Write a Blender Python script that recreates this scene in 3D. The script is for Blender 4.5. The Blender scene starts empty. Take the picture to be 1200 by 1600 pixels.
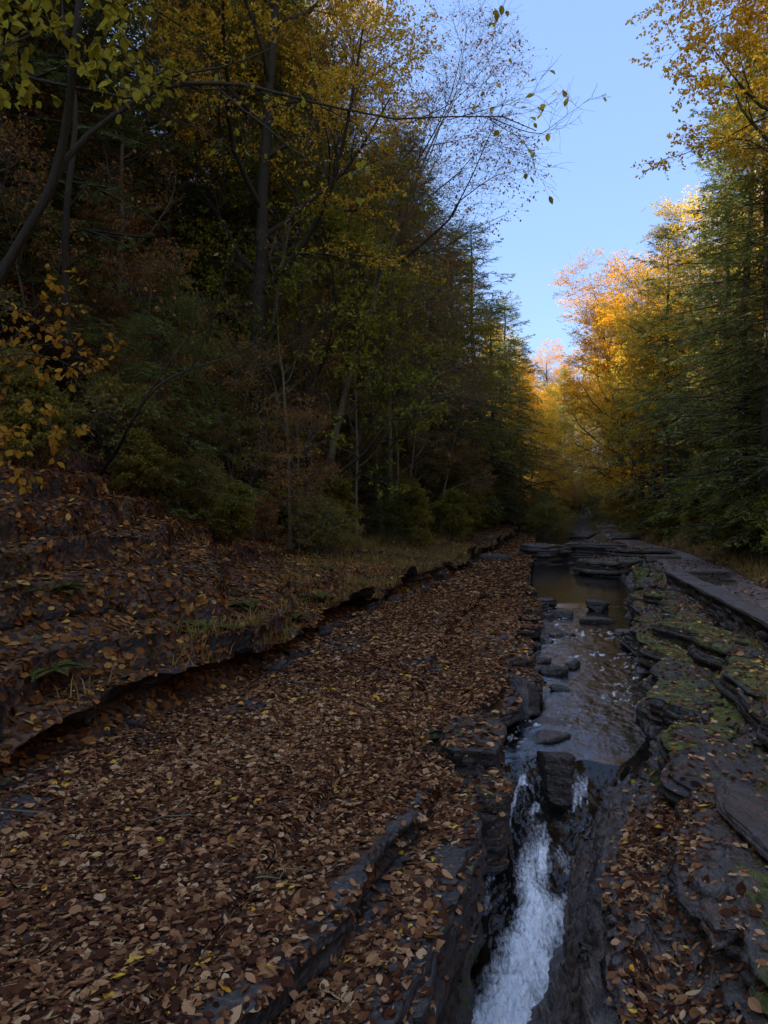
import bpy, math
import numpy as np
from mathutils import Vector

rng = np.random.default_rng(11)
SC = bpy.context.scene
COL = SC.collection
CAMZ, F, HY = 2.3, 1202.0, 790.0        # eye height above the left ledge, focal length and horizon row of the 1200x1600 photograph


def at(px, py, Y):
    """a point at depth Y metres in front of the camera"""
    return np.array([(px - 600) / F * Y, Y, CAMZ - (py - HY) / F * Y])


# ------------------------------------------------------------------ noise
def _h(ix, iy, iz, s):
    n = (ix.astype(np.int64) * 374761393 + iy.astype(np.int64) * 668265263 + iz.astype(np.int64) * 2147483647 % 1274126177 + s * 974634777) & 0xFFFFFFFF
    n = ((n ^ (n >> 13)) * 1274126177) & 0xFFFFFFFF
    n = ((n ^ (n >> 16)) * 2246822519) & 0xFFFFFFFF
    return ((n ^ (n >> 15)) & 0xFFFFFF) / float(0xFFFFFF)


def vn(x, y, s=0):
    x = np.asarray(x, float); y = np.asarray(y, float)
    x, y = np.broadcast_arrays(x, y)
    ix = np.floor(x); iy = np.floor(y)
    fx = x - ix; fy = y - iy
    fx = fx * fx * (3 - 2 * fx); fy = fy * fy * (3 - 2 * fy)
    z = np.zeros_like(ix)
    a = _h(ix, iy, z, s); b = _h(ix + 1, iy, z, s); c = _h(ix, iy + 1, z, s); d = _h(ix + 1, iy + 1, z, s)
    return (a * (1 - fx) + b * fx) * (1 - fy) + (c * (1 - fx) + d * fx) * fy * 1.0


def fbm(x, y, s=0, o=4, g=0.5):
    t = 0; a = 1; w = 0
    for i in range(o):
        t = t + a * vn(x * 2.03 ** i + 17.3 * i, y * 2.03 ** i - 9.1 * i, s + i); w += a; a *= g
    return t / w * 2 - 1


def blocky(t, s=0, sharp=0.12):
    """a wandering line that breaks like jointed rock: flat runs with quick steps"""
    i = np.floor(t); f = t - i
    a = _h(i, i * 0, i * 0, s); b = _h(i + 1, i * 0, i * 0, s)
    f = np.clip((f - (1 - sharp)) / sharp, 0, 1)
    return (a * (1 - f) + b * f) * 2 - 1


def terrace(v, step, sharp=0.2):
    q = v / step; i = np.floor(q); f = q - i
    f = np.clip((f - (1 - sharp)) / sharp, 0, 1); f = f * f * (3 - 2 * f)
    return (i + f) * step


def sstep(a, b, x):
    t = np.clip((np.asarray(x, float) - a) / (b - a), 0, 1)
    return t * t * (3 - 2 * t)


def nrm(v):
    return v / np.maximum(np.linalg.norm(v, axis=-1, keepdims=True), 1e-9)


# ------------------------------------------------------------------ meshes
def mesh(name, V, faces, mat=None, smooth=True, attrs=None):
    """faces: list of int arrays (n,3) / (n,4); attrs: name -> (domain, values)"""
    if not isinstance(faces, (list, tuple)):
        faces = [faces]
    V = np.ascontiguousarray(V, np.float32).reshape(-1, 3)
    me = bpy.data.meshes.new(name)
    loops = np.concatenate([f.reshape(-1) for f in faces]).astype(np.int32)
    tot = np.concatenate([np.full(len(f), f.shape[1], np.int32) for f in faces])
    start = np.concatenate([[0], np.cumsum(tot)[:-1]]).astype(np.int32)
    me.vertices.add(len(V)); me.vertices.foreach_set('co', V.ravel())
    me.loops.add(len(loops)); me.loops.foreach_set('vertex_index', loops)
    me.polygons.add(len(tot)); me.polygons.foreach_set('loop_start', start)
    me.polygons.foreach_set('use_smooth', np.full(len(tot), smooth, bool))
    me.update(calc_edges=True)
    for k, (dom, val) in (attrs or {}).items():
        a = me.attributes.new(k, 'FLOAT', dom); a.data.foreach_set('value', np.ascontiguousarray(val, np.float32).ravel())
    if mat:
        me.materials.append(mat)
    return me


def link(name, me, parent=None, label=None, cat=None, group=None, kind=None, loc=None):
    o = bpy.data.objects.new(name, me); COL.objects.link(o)
    if parent: o.parent = parent
    if loc is not None: o.location = loc
    tag(o, label, cat, group, kind)
    return o


def tag(o, label=None, cat=None, group=None, kind=None):
    for k, v in (('label', label), ('category', cat), ('group', group), ('kind', kind)):
        if v: o[k] = v
    return o


def copy_thing(root, loc, rotz=0.0, scale=1.0, mats=None, label=None, group=None, tilt=(0, 0)):
    r = root.copy(); COL.objects.link(r)
    r.location = loc; r.rotation_euler = (tilt[0], tilt[1], rotz); r.scale = (scale,) * 3
    if label: r['label'] = label
    if group: r['group'] = group
    for ch in list(root.children):
        c = ch.copy(); COL.objects.link(c); c.parent = r
        key = ch.name.split('.')[0]
        if mats and key in mats:
            c.material_slots[0].link = 'OBJECT'; c.material_slots[0].material = mats[key]
    return r


def grid_faces(R, C, off=0):
    i = np.arange(R - 1)[:, None] * C + np.arange(C - 1)[None, :] + off
    return np.stack([i, i + 1, i + C + 1, i + C], -1).reshape(-1, 4)


def tubes(pl, rad, S=4):
    """pl (M,P,3), rad (M,P) -> verts, quads"""
    M, Pn, _ = pl.shape
    T = np.gradient(pl, axis=1); T = nrm(T)
    ref = np.where(np.abs(T[..., 2:3]) > 0.9, np.array([1.0, 0, 0]), np.array([0, 0, 1.0]))
    ref = np.broadcast_to(ref[:, :1], T.shape)
    U = nrm(np.cross(T, ref)); W = np.cross(T, U)
    a = np.arange(S) / S * 2 * np.pi
    V = pl[:, :, None, :] + rad[:, :, None, None] * (np.cos(a)[None, None, :, None] * U[:, :, None, :] + np.sin(a)[None, None, :, None] * W[:, :, None, :])
    idx = (np.arange(M) * Pn * S)[:, None, None] + (np.arange(Pn - 1) * S)[None, :, None] + np.arange(S)[None, None, :]
    nx = (np.arange(M) * Pn * S)[:, None, None] + (np.arange(Pn - 1) * S)[None, :, None] + ((np.arange(S) + 1) % S)[None, None, :]
    Q = np.stack([idx, nx, nx + S, idx + S], -1).reshape(-1, 4)
    return V.reshape(-1, 3), Q


def join(parts):
    Vs, Fs, o = [], [], 0
    for V, Fq in parts:
        Vs.append(V); Fs.append(Fq + o); o += len(V)
    return np.concatenate(Vs), np.concatenate(Fs)


def spine(pts, n):
    """smooth polyline through control points (Catmull-Rom)"""
    p = np.array(pts, float)
    p = np.concatenate([[2 * p[0] - p[1]], p, [2 * p[-1] - p[-2]]])
    t = np.linspace(0, len(p) - 3 - 1e-6, n); i = np.floor(t).astype(int); f = (t - i)[:, None]
    a, b, c, d = p[i], p[i + 1], p[i + 2], p[i + 3]
    return 0.5 * (2 * b + (c - a) * f + (2 * a - 5 * b + 4 * c - d) * f ** 2 + (3 * b - a - 3 * c + d) * f ** 3)


def samp(pl, rad, idx, t):
    """position, tangent and radius at t (0..1) on polylines idx"""
    Pn = pl.shape[1]; u = np.clip(t, 0, 0.9999) * (Pn - 1); i = u.astype(int); f = (u - i)
    p0 = pl[idx, i]; p1 = pl[idx, i + 1]
    return p0 + (p1 - p0) * f[:, None], nrm(p1 - p0), rad[idx, i] * (1 - f) + rad[idx, i + 1] * f


def grow(g, pl, rad, n, t0, t1, ang, length, Pn=5, up=0.05, jit=0.15, rr=0.55, flat=0.0, rmin=0.003, lv=0.3, tip=0.25):
    """n children on each parent; ang degrees (scalar or fn(t)); length fn(t)->m"""
    M = len(pl)
    idx = np.repeat(np.arange(M), n); k = np.tile(np.arange(n), M)
    t = t0 + (t1 - t0) * (k + g.random(len(k))) / n
    pos, T, r = samp(pl, rad, idx, t)
    ref = np.where(np.abs(T[:, 2:3]) > 0.95, np.array([1.0, 0, 0]), np.array([0, 0, 1.0]))
    U = nrm(np.cross(T, ref)); W = np.cross(U, T)
    az = k * 2.399963 + g.random(M)[idx] * 6.283 + g.normal(0, 0.5, len(k))
    side = np.where(k % 2 == 0, 1.0, -1.0)
    azf = np.where(side > 0, 0.0, np.pi) + g.normal(0, 0.25, len(k))
    az = azf if flat > 0 else az
    A = np.radians(ang(t) if callable(ang) else ang) + g.normal(0, 0.12, len(k))
    d = np.cos(A)[:, None] * T + np.sin(A)[:, None] * (np.cos(az)[:, None] * U + np.sin(az)[:, None] * W)
    L = length(t) * (1 + g.uniform(-lv, lv, len(t)))
    out = np.zeros((len(t), Pn, 3)); out[:, 0] = pos
    for i in range(1, Pn):
        d = nrm(d + np.array([0, 0, 1.0]) * up + g.normal(0, jit, d.shape))
        out[:, i] = out[:, i - 1] + d * (L / (Pn - 1))[:, None]
    r0 = np.maximum(r * rr, rmin)
    R = r0[:, None] * np.linspace(1, tip, Pn)[None]
    return out, np.maximum(R, rmin * 0.6)


def leaf_quads(pos, d, nor, ln, wd):
    """kite leaves, folded along the midrib: two triangles each side"""
    s = np.cross(nor, d); n = len(pos)
    ln = np.broadcast_to(ln, n)[:, None]; wd = np.broadcast_to(wd, n)[:, None]
    V = np.stack([pos, pos + d * ln * 0.45 + s * wd * 0.5 + nor * wd * 0.12, pos + d * ln, pos + d * ln * 0.45 - s * wd * 0.5 + nor * wd * 0.12], 1)
    return V.reshape(-1, 3), np.arange(n * 4).reshape(-1, 4)


def leaf_full(pos, d, nor, ln, wd, g, curl=0.25):
    """oval pointed leaves with a midrib and curled rims: 11 vertices, 8 faces"""
    n = len(pos); s = np.cross(nor, d)
    ln = np.broadcast_to(ln, n); wd = np.broadcast_to(wd, n)
    ts = np.array([0, .22, .5, .76, 1.0]); ws = np.array([0, .78, 1.0, .62, 0])
    bend = g.normal(0.0, curl, n); cup = np.abs(g.normal(0, curl, n)) + 0.04; tw = g.normal(0, 0.25, n)
    V = np.zeros((n, 11, 3))

    def put(k, t, w, sd):
        along = d * (ln * t)[:, None]
        h = ln * bend * (t - 0.4) ** 2 + abs(sd) * cup * wd * 0.5 * w + sd * tw * wd * 0.3 * w
        V[:, k] = pos + along + s * (sd * wd * 0.5 * w)[:, None] + nor * h[:, None]
    put(0, ts[0], 0, 0)
    for i in (1, 2, 3):
        put(1 + (i - 1) * 3, ts[i], ws[i], -1); put(2 + (i - 1) * 3, ts[i], 0, 0); put(3 + (i - 1) * 3, ts[i], ws[i], 1)
    put(10, 1.0, 0, 0)
    b = (np.arange(n) * 11)[:, None]
    tri = np.array([[0, 2, 1], [0, 3, 2], [7, 8, 10], [8, 9, 10]]); qd = np.array([[1, 2, 5, 4], [2, 3, 6, 5], [4, 5, 8, 7], [5, 6, 9, 8]])
    return V.reshape(-1, 3), [(b[:, :, None] + tri[None]).reshape(-1, 3), (b[:, :, None] + qd[None]).reshape(-1, 4)]


def leaf_mesh(name, pos, d, nor, ln, wd, mat, g, full=False, rnd=None, curl=0.25):
    n = len(pos)
    rnd = g.random(n) if rnd is None else rnd
    d = nrm(d); nor = nrm(nor - d * (nor * d).sum(-1, keepdims=True))
    if full:
        V, Fs = leaf_full(pos, d, nor, ln, wd, g, curl)
        return mesh(name, V, Fs, mat, True, {'rnd': ('POINT', np.repeat(rnd, 11))})
    V, Q = leaf_quads(pos, d, nor, ln, wd)
    return mesh(name, V, Q, mat, False, {'rnd': ('POINT', np.repeat(rnd, 4))})


# ------------------------------------------------------------------ materials
class NT:
    def __init__(s, name):
        s.m = bpy.data.materials.new(name); s.m.use_nodes = True
        s.t = s.m.node_tree; s.t.nodes.clear()
        s.out = s.n('ShaderNodeOutputMaterial')

    def n(s, typ, ins=None, **kw):
        nd = s.t.nodes.new(typ)
        for k, v in kw.items(): setattr(nd, k, v)
        for k, v in (ins or {}).items(): s.set(nd.inputs[k], v)
        return nd

    def set(s, sock, v):
        if isinstance(v, bpy.types.NodeSocket): s.t.links.new(v, sock)
        else:
            if isinstance(v, (tuple, list)) and len(v) == 3 and sock.type == 'RGBA': v = (*v, 1)
            sock.default_value = v

    def ramp(s, fac, stops, interp='LINEAR'):
        r = s.n('ShaderNodeValToRGB', {0: fac}); cr = r.color_ramp; cr.interpolation = interp
        while len(cr.elements) < len(stops): cr.elements.new(0.5)
        for e, (p, c) in zip(cr.elements, stops):
            e.position = p; e.color = (*c, 1) if len(c) == 3 else c
        return r.outputs[0]

    def noise(s, vec, scale, det=4, rough=0.55, dist=0.0):
        return s.n('ShaderNodeTexNoise', {'Vector': vec, 'Scale': scale, 'Detail': det, 'Roughness': rough, 'Distortion': dist}).outputs[0]

    def mix(s, f, a, b, bt='MIX'):
        m = s.n('ShaderNodeMix', data_type='RGBA', blend_type=bt)
        s.set(m.inputs[0], f); s.set(m.inputs[6], a); s.set(m.inputs[7], b)
        return m.outputs[2]

    def math(s, op, a, b=0.0, clamp=False):
        m = s.n('ShaderNodeMath', operation=op, use_clamp=clamp); s.set(m.inputs[0], a); s.set(m.inputs[1], b); return m.outputs[0]

    def maprange(s, v, a, b, c=0.0, d=1.0):
        return s.n('ShaderNodeMapRange', {0: v, 1: a, 2: b, 3: c, 4: d}).outputs[0]

    def attr(s, name):
        return s.n('ShaderNodeAttribute', attribute_name=name).outputs['Fac']

    def coords(s, scale=(1, 1, 1)):
        c = s.n('ShaderNodeNewGeometry').outputs['Position']
        return s.n('ShaderNodeMapping', {'Vector': c, 'Scale': scale}).outputs[0]

    def bump(s, h, strength=0.5, dist=0.02):
        return s.n('ShaderNodeBump', {'Height': h, 'Strength': strength, 'Distance': dist}).outputs[0]

    def surf(s, sh):
        s.t.links.new(sh, s.out.inputs[0]); return s.m

    def princ(s, col, rough, nor=None, spec=0.5):
        d = {'Base Color': col, 'Roughness': rough, 'Specular IOR Level': spec}
        if nor is not None: d['Normal'] = nor
        return s.n('ShaderNodeBsdfPrincipled', d).outputs[0]


def leaf_mat(name, stops, trans=0.46, gloss=0.0, tk=1.15):
    m = NT(name)
    c = m.ramp(m.attr('rnd'), stops)
    d = m.n('ShaderNodeBsdfDiffuse', {'Color': c}).outputs[0]
    sh = d
    if trans:
        tc = m.mix(1.0, c, (tk, tk * 0.95, tk * 0.75), 'MULTIPLY')
        t = m.n('ShaderNodeBsdfTranslucent', {'Color': tc}).outputs[0]
        sh = m.n('ShaderNodeMixShader', {0: trans, 1: d, 2: t}).outputs[0]
    if gloss:
        gl = m.n('ShaderNodeBsdfGlossy', {'Color': (1, 1, 1), 'Roughness': 0.45}).outputs[0]
        fr = m.n('ShaderNodeFresnel', {'IOR': 1.4}).outputs[0]
        sh = m.n('ShaderNodeMixShader', {0: m.math('MULTIPLY', fr, gloss), 1: sh, 2: gl}).outputs[0]
    return m.surf(sh)


def S(*cols):
    n = len(cols)
    return [(i / (n - 1), c) for i, c in enumerate(cols)]


M_GOLD = leaf_mat('gold leaves', S((.34, .21, .02), (.54, .34, .03), (.66, .46, .05), (.56, .30, .03)))
M_LIME = leaf_mat('lime yellow leaves', S((.20, .18, .02), (.33, .28, .03), (.42, .35, .04), (.27, .25, .03)))
M_YELLOW = leaf_mat('yellow leaves', S((.30, .24, .03), (.55, .40, .04), (.66, .46, .06), (.38, .33, .05)))
M_ORANGE = leaf_mat('orange leaves', S((.34, .14, .012), (.50, .25, .015), (.56, .33, .02), (.46, .20, .014))
)
M_RUST = leaf_mat('rust brown leaves', S((.20, .095, .03), (.32, .16, .045), (.42, .24, .07), (.28, .12, .04)))
M_RED = leaf_mat('small red brown leaves', S((.20, .06, .03), (.33, .12, .05), (.36, .17, .06), (.18, .06, .05)))
M_YGREEN = leaf_mat('yellow green leaves', S((.12, .15, .02), (.24, .26, .03), (.34, .32, .05), (.17, .20, .03)))
M_OLIVE = leaf_mat('olive leaves', S((.12, .12, .025), (.22, .19, .035), (.32, .24, .05), (.17, .16, .035)))
M_HEM = leaf_mat('dark hemlock needles', S((.065, .085, .028), (.10, .13, .038), (.15, .165, .048), (.10, .105, .038)), 0.38)
M_HEML = leaf_mat('light hemlock needles', S((.10, .13, .035), (.16, .19, .05), (.22, .24, .06), (.14, .15, .045)), 0.35)  # paler needles: young boughs, and sunlight put into the colour of sunlit trees
M_FERN = leaf_mat('fern green', S((.06, .075, .02), (.10, .12, .03), (.15, .15, .04), (.18, .13, .04)), 0.3)
M_GRASS = leaf_mat('bank grass', S((.11, .10, .025), (.23, .18, .045), (.34, .22, .07), (.36, .20, .08)), 0.3)
M_LITTER = leaf_mat('fallen brown leaves', [(0, (.028, .011, .008)), (.22, (.088, .035, .018)), (.42, (.175, .076, .033)), (.60, (.28, .132, .056)), (.78, (.39, .215, .10)), (.93, (.50, .33, .18)), (.968, (.58, .29, .02)), (1.0, (.64, .45, .06))], 0.10)
M_LITTER2 = leaf_mat('fallen hillside leaves', [(0, (.04, .017, .008)), (.3, (.13, .052, .016)), (.6, (.25, .105, .03)), (.85, (.38, .19, .055)), (.96, (.50, .30, .08)), (1.0, (.54, .38, .05))], 0.10)


def bark_mat(name, c0, c1):
    m = NT(name); v = m.coords((1, 1, 0.22))
    n1 = m.noise(v, 28, 6, 0.65); n2 = m.noise(m.coords(), 2.2, 3)
    c = m.mix(m.maprange(n2, .35, .7), m.mix(n1, c0, c1), (c1[0] * .6, c1[1] * .85, c1[2] * .55))
    return m.surf(m.princ(c, 0.9, m.bump(n1, 0.7, 0.02), 0.2))


M_BARK = bark_mat('grey brown bark', (.018, .014, .011), (.085, .068, .052))
M_BARKD = bark_mat('dark bark', (.016, .012, .010), (.075, .056, .043))
M_TWIG = bark_mat('pale twig bark', (.08, .06, .045), (.25, .19, .14))


def rock_mat(name, wet=0.5, moss=1.0, base=1.0, soil=False):
    m = NT(name)
    p = m.coords(); pz = m.coords((0.35, 0.35, 5.0))
    st = m.noise(pz, 3.2, 5, 0.6, 0.25)
    n1 = m.noise(p, 1.3, 4); n2 = m.noise(p, 14, 6, 0.62); n3 = m.noise(p, 55, 4, 0.6)
    b = base
    c = m.ramp(st, [(0.25, (.034 * b, .028 * b, .024 * b)), (.45, (.090 * b, .074 * b, .062 * b)), (.58, (.060 * b, .050 * b, .044 * b)), (.78, (.15 * b, .12 * b, .095 * b))])
    c = m.mix(m.maprange(n1, .42, .68), c, m.mix(1.0, c, (1.15, .86, .66), 'MULTIPLY'))
    c = m.mix(m.maprange(n2, .35, .75, 0, .7), c, m.mix(1.0, c, (.45, .45, .45), 'MULTIPLY'))
    # moss follows its own mask and only takes where the rock looks up
    up = m.n('ShaderNodeSeparateXYZ', {0: m.n('ShaderNodeNewGeometry').outputs['Normal']}).outputs[2]
    mk = m.math('MULTIPLY', m.attr('moss'), moss)
    mk = m.math('MULTIPLY', m.maprange(m.math('ADD', mk, m.math('MULTIPLY', m.math('SUBTRACT', m.noise(p, 5, 6, .7), 0.5), 2.2)), .38, .58), m.maprange(up, -.25, .35))
    mc = m.ramp(m.noise(p, 9, 4), [(.3, (.035, .045, .007)), (.5, (.11, .12, .014)), (.7, (.20, .19, .028))])
    c = m.mix(mk, c, mc)
    r = m.maprange(n2, .3, .7, .16 + .45 * (1 - wet), .45 + .4 * (1 - wet))
    r = m.mix(mk, r, (.95, .95, .95))
    lam = m.noise(m.n('ShaderNodeMapping', {'Vector': p, 'Rotation': (0, 0, .24), 'Scale': (11, 1.5, 13)}).outputs[0], 1.6, 4, .6, .5)
    c = m.mix(m.maprange(lam, .3, .6, .55, 0), c, (.012, .011, .011))
    h = m.math('ADD', m.math('ADD', m.math('MULTIPLY', st, .5), m.math('MULTIPLY', lam, 1.1)), m.math('ADD', m.math('MULTIPLY', n2, .5), m.math('MULTIPLY', n3, m.maprange(mk, 0, 1, .2, .6))))
    return m.surf(m.princ(c, r, m.bump(h, 0.9, 0.045), 0.5))


def litter_ground(name, lim=(.5, .3), dark=1.0, sheen=.55):
    """soil under and between the leaf litter, with bare wet shale where the attribute rock says so"""
    m = NT(name); p = m.coords()
    vo = m.n('ShaderNodeTexVoronoi', {'Vector': p, 'Scale': 17.0, 'Randomness': 1.0})
    vc = m.n('ShaderNodeSeparateColor', {0: vo.outputs['Color']}).outputs[0]
    n2 = m.noise(p, 14, 6, .62)
    c = m.ramp(vc, [(0, (.018 * dark, .010 * dark, .007 * dark)), (.4, (.055 * dark, .026 * dark, .013 * dark)), (.8, (.12 * dark, .055 * dark, .022 * dark)), (1, (.2 * dark, .11 * dark, .045 * dark))])
    st = m.noise(m.coords((0.35, 0.35, 5.0)), 3.2, 5, .6, .25)
    rc = m.ramp(st, [(.25, (.014, .013, .012)), (.5, (.045, .039, .033)), (.75, (.075, .062, .050))])
    up = m.n('ShaderNodeSeparateXYZ', {0: m.n('ShaderNodeNewGeometry').outputs['Normal']}).outputs[2]
    rk = m.math('MAXIMUM', m.maprange(up, lim[0], lim[1]), m.maprange(m.math('ADD', m.attr('rock'), m.math('MULTIPLY', m.math('SUBTRACT', n2, .5), .8)), .4, .6))
    mo = m.maprange(m.math('ADD', m.attr('moss'), m.math('MULTIPLY', m.math('SUBTRACT', n2, .5), 1.0)), .4, .6)
    c = m.mix(rk, c, rc); c = m.mix(mo, c, m.ramp(n2, [(.3, (.022, .032, .008)), (.65, (.08, .085, .02))]))
    h = m.math('ADD', m.math('MULTIPLY', vo.outputs['Distance'], 1.2), m.math('ADD', n2, m.math('MULTIPLY', st, .7)))
    r = m.mix(rk, (.85, .85, .85), (sheen, sheen, sheen))
    return m.surf(m.princ(c, r, m.bump(h, .8, .03), .4))


M_ROCKW = rock_mat('wet shale', 0.95, 1.0, 1.25)
M_ROCKD = rock_mat('dark shale', 0.4, 1.0, .8)
M_WET = rock_mat('black wet rock', 1.0, .4, .6)
M_STONE = rock_mat('wall stone', 0.25, 0.6, 1.5)
M_LEDGE = litter_ground('ledge floor')
M_HILL = litter_ground('hillside floor', (.25, .05), .9, .85)


def water_mat():
    m = NT('stream water')
    p = m.coords()
    n1 = m.noise(p, 26, 3, .5, .3); n2 = m.noise(p, 90, 2, .5)
    rip = m.attr('ripple')
    b = m.bump(m.math('ADD', n1, m.math('MULTIPLY', n2, .35)), m.math('MULTIPLY', rip, .22), .02)
    fr = m.n('ShaderNodeFresnel', {'IOR': 1.4, 'Normal': b}).outputs[0]
    gl = m.n('ShaderNodeBsdfGlossy', {'Color': (.9, .9, .9), 'Roughness': 0.11, 'Normal': b}).outputs[0]
    tr = m.n('ShaderNodeBsdfTransparent', {'Color': (.46, .45, .40)}).outputs[0]
    w = m.n('ShaderNodeMixShader', {0: fr, 1: tr, 2: gl}).outputs[0]
    fo = m.attr('foam'); fn = m.noise(m.coords((1.6, .7, 1)), 24, 6, .68, .5)
    k = m.maprange(m.math('ADD', fo, m.math('MULTIPLY', m.math('MULTIPLY', m.math('SUBTRACT', fn, .5), 2.0), m.math('MULTIPLY', fo, 1.6, True))), .22, .95)
    fd = m.n('ShaderNodeBsdfPrincipled', {'Base Color': (.93, .94, .95, 1), 'Roughness': .5, 'Normal': m.bump(fn, .9, .05)}).outputs[0]
    return m.surf(m.n('ShaderNodeMixShader', {0: k, 1: w, 2: fd}).outputs[0])


M_WATER = water_mat()


def path_mat():
    m = NT('flagstone path'); p = m.coords()
    vo = m.n('ShaderNodeTexVoronoi', {'Vector': p, 'Scale': 3.1}, feature='DISTANCE_TO_EDGE')
    vc = m.n('ShaderNodeTexVoronoi', {'Vector': p, 'Scale': 3.1})
    n2 = m.noise(p, 20, 5, .6)
    cc = m.n('ShaderNodeSeparateColor', {0: vc.outputs['Color']}).outputs[0]
    c = m.ramp(cc, S((.16, .12, .11), (.22, .17, .155), (.19, .155, .15), (.27, .21, .19)))
    c = m.mix(m.maprange(n2, .35, .75, 0, .6), c, (.05, .032, .026))
    j = m.maprange(vo.outputs[0], 0.015, .06)
    c = m.mix(j, (.02, .018, .014), c)
    return m.surf(m.princ(c, .5, m.bump(m.math('ADD', j, m.math('MULTIPLY', n2, .5)), .6, .03), .5))


M_PATH = path_mat()

# ------------------------------------------------------------------ the gorge, lofted from cross sections along its length
YL = [1.5, 6.4, 8.4, 10.2, 15.8, 20.5, 25, 32, 42, 55, 75, 110]
XB = [-4.5, -3.2, -2.5, -1.7, -.66, .68, 2.1, 3.9, 6.3, 9.4, 13.8, 22.5]


def ext(Y, ys, vs, slope=0.25):
    Y = np.asarray(Y, float)
    v = np.interp(Y, ys, vs)
    return v + slope * (np.minimum(Y - ys[0], 0) + np.maximum(Y - ys[-1], 0))


def xb(Y): return ext(Y, YL, XB)


def xc(Y):        # top edge of the left ledge over the creek
    return ext(Y, [2.4, 3.41, 4, 4.7, 5.42, 6.14, 6.6, 7.0, 7.3, 8.4, 8.55, 9.06, 10.6, 13.2, 16.3, 19.7, 25, 34, 44, 55, 70, 110],
               [-.3, -.06, .13, .35, .54, .69, .74, .62, .50, .46, .95, 1.26, 1.74, 2.24, 2.95, 3.7, 4.7, 6.5, 8.6, 10.8, 14.0, 24])


def xwl(Y):       # left and right edges of the water
    return ext(Y, [3, 4.5, 5.4, 5.9, 6.5, 7.3, 8, 8.6, 9.5, 11, 13, 16, 20, 25, 34, 44, 55, 70, 110],
               [.2, .48, .64, .75, .86, 1.08, 1.26, 1.32, 1.42, 1.8, 2.3, 3.0, 3.76, 4.85, 6.6, 8.8, 11.0, 14.2, 24.2])


def xwr(Y):
    return ext(Y, [3, 4.5, 5.4, 5.9, 6.5, 7.3, 8, 8.6, 9.5, 11, 13, 16, 20, 25, 34, 44, 55, 70, 110],
               [.6, .86, 1.06, 1.38, 1.54, 1.85, 2.26, 2.7, 3.16, 3.66, 4.35, 5.3, 6.65, 7.9, 10.0, 12.0, 14.7, 18.9, 29])


def zw(Y):
    return np.interp(Y, [3, 4.5, 5.4, 5.9, 6.5, 7.3, 7.8, 8.15, 8.45, 9.5, 13, 16, 20.3, 20.9, 36, 44, 48, 85, 110], [-1.6, -1.43, -1.30, -1.2, -1.05, -.85, -.72, -.60, -.5, -.47, -.44, -.42, -.40, -.36, -.36, -.24, -.14, -.08, 0])


def xs0(Y):       # brink of the right shelf over the channel
    return np.maximum(ext(Y, [3, 4.16, 4.74, 5.4, 6, 7.65, 8.6, 9.5, 110], [1.05, 1.25, 1.38, 1.55, 1.72, 2.3, 2.85, 3.3, 0]), xwr(Y) + .12)


def xs1(Y): return np.maximum(ext(Y, [2, 4, 5, 5.7, 7.5, 10, 12.8, 16, 20, 25, 34, 44, 55, 70, 110], [1.6, 2.05, 2.2, 2.35, 3.05, 3.85, 4.4, 5.5, 6.9, 8.3, 10.6, 12.5, 15.1, 19.3, 29.4]), xs0(Y) + .1)
def xs2(Y): return np.maximum(ext(Y, [2, 6, 8.4, 10.6, 14.2, 17, 20, 25, 34, 44, 55, 70, 110], [2.8, 3.65, 4.2, 4.7, 5.5, 6.3, 7.3, 8.9, 11.2, 12.9, 15.4, 19.6, 29.7]), xs1(Y) + .15)
def xw(Y): return ext(Y, [2, 6, 9, 11.7, 20.6, 25, 34, 44, 55, 70, 110], [3.7, 4.6, 5.2, 5.84, 7.6, 9.3, 11.7, 13.3, 15.7, 19.9, 30.0])


def rise(Y): return 7 * sstep(70, 112, Y)
HF = lambda Y: 1 - .25 * sstep(38, 75, Y)


near = lambda Y, a, b: 1 - sstep(a, b, Y)
ONE = lambda v: (lambda Y: np.full_like(Y, v, dtype=float))
crk = lambda Y: np.minimum(ext(Y, [2, 3.46, 4, 5.12, 6.58, 7.2, 9, 14, 22, 30, 55, 110], [-1.2, -.78, -.43, .04, .45, .2, .3, 1.1, 3.0, 4.6, 9.9, 23]), xc(Y) - .06)
crh = lambda Y: np.interp(Y, [2, 6.3, 7, 8.8, 9.6, 20, 26], [.26, .20, .02, .02, .10, .09, 0])
zce = lambda Y: np.interp(Y, [2, 6.4, 8.4, 8.7, 20, 60], [-.24, -.19, -.12, -.04, -.02, 0])      # height of the ledge at its brink
cave = lambda Y: .35 + .65 * (vn(Y * .23 + 3.3, Y * 0, 5) > .45) * sstep(.4, .6, vn(Y * .3 + 8, Y * 0, 6) + .25)
und = lambda Y: .25 + .5 * vn(Y * .55, Y * 0, 7)
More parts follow.
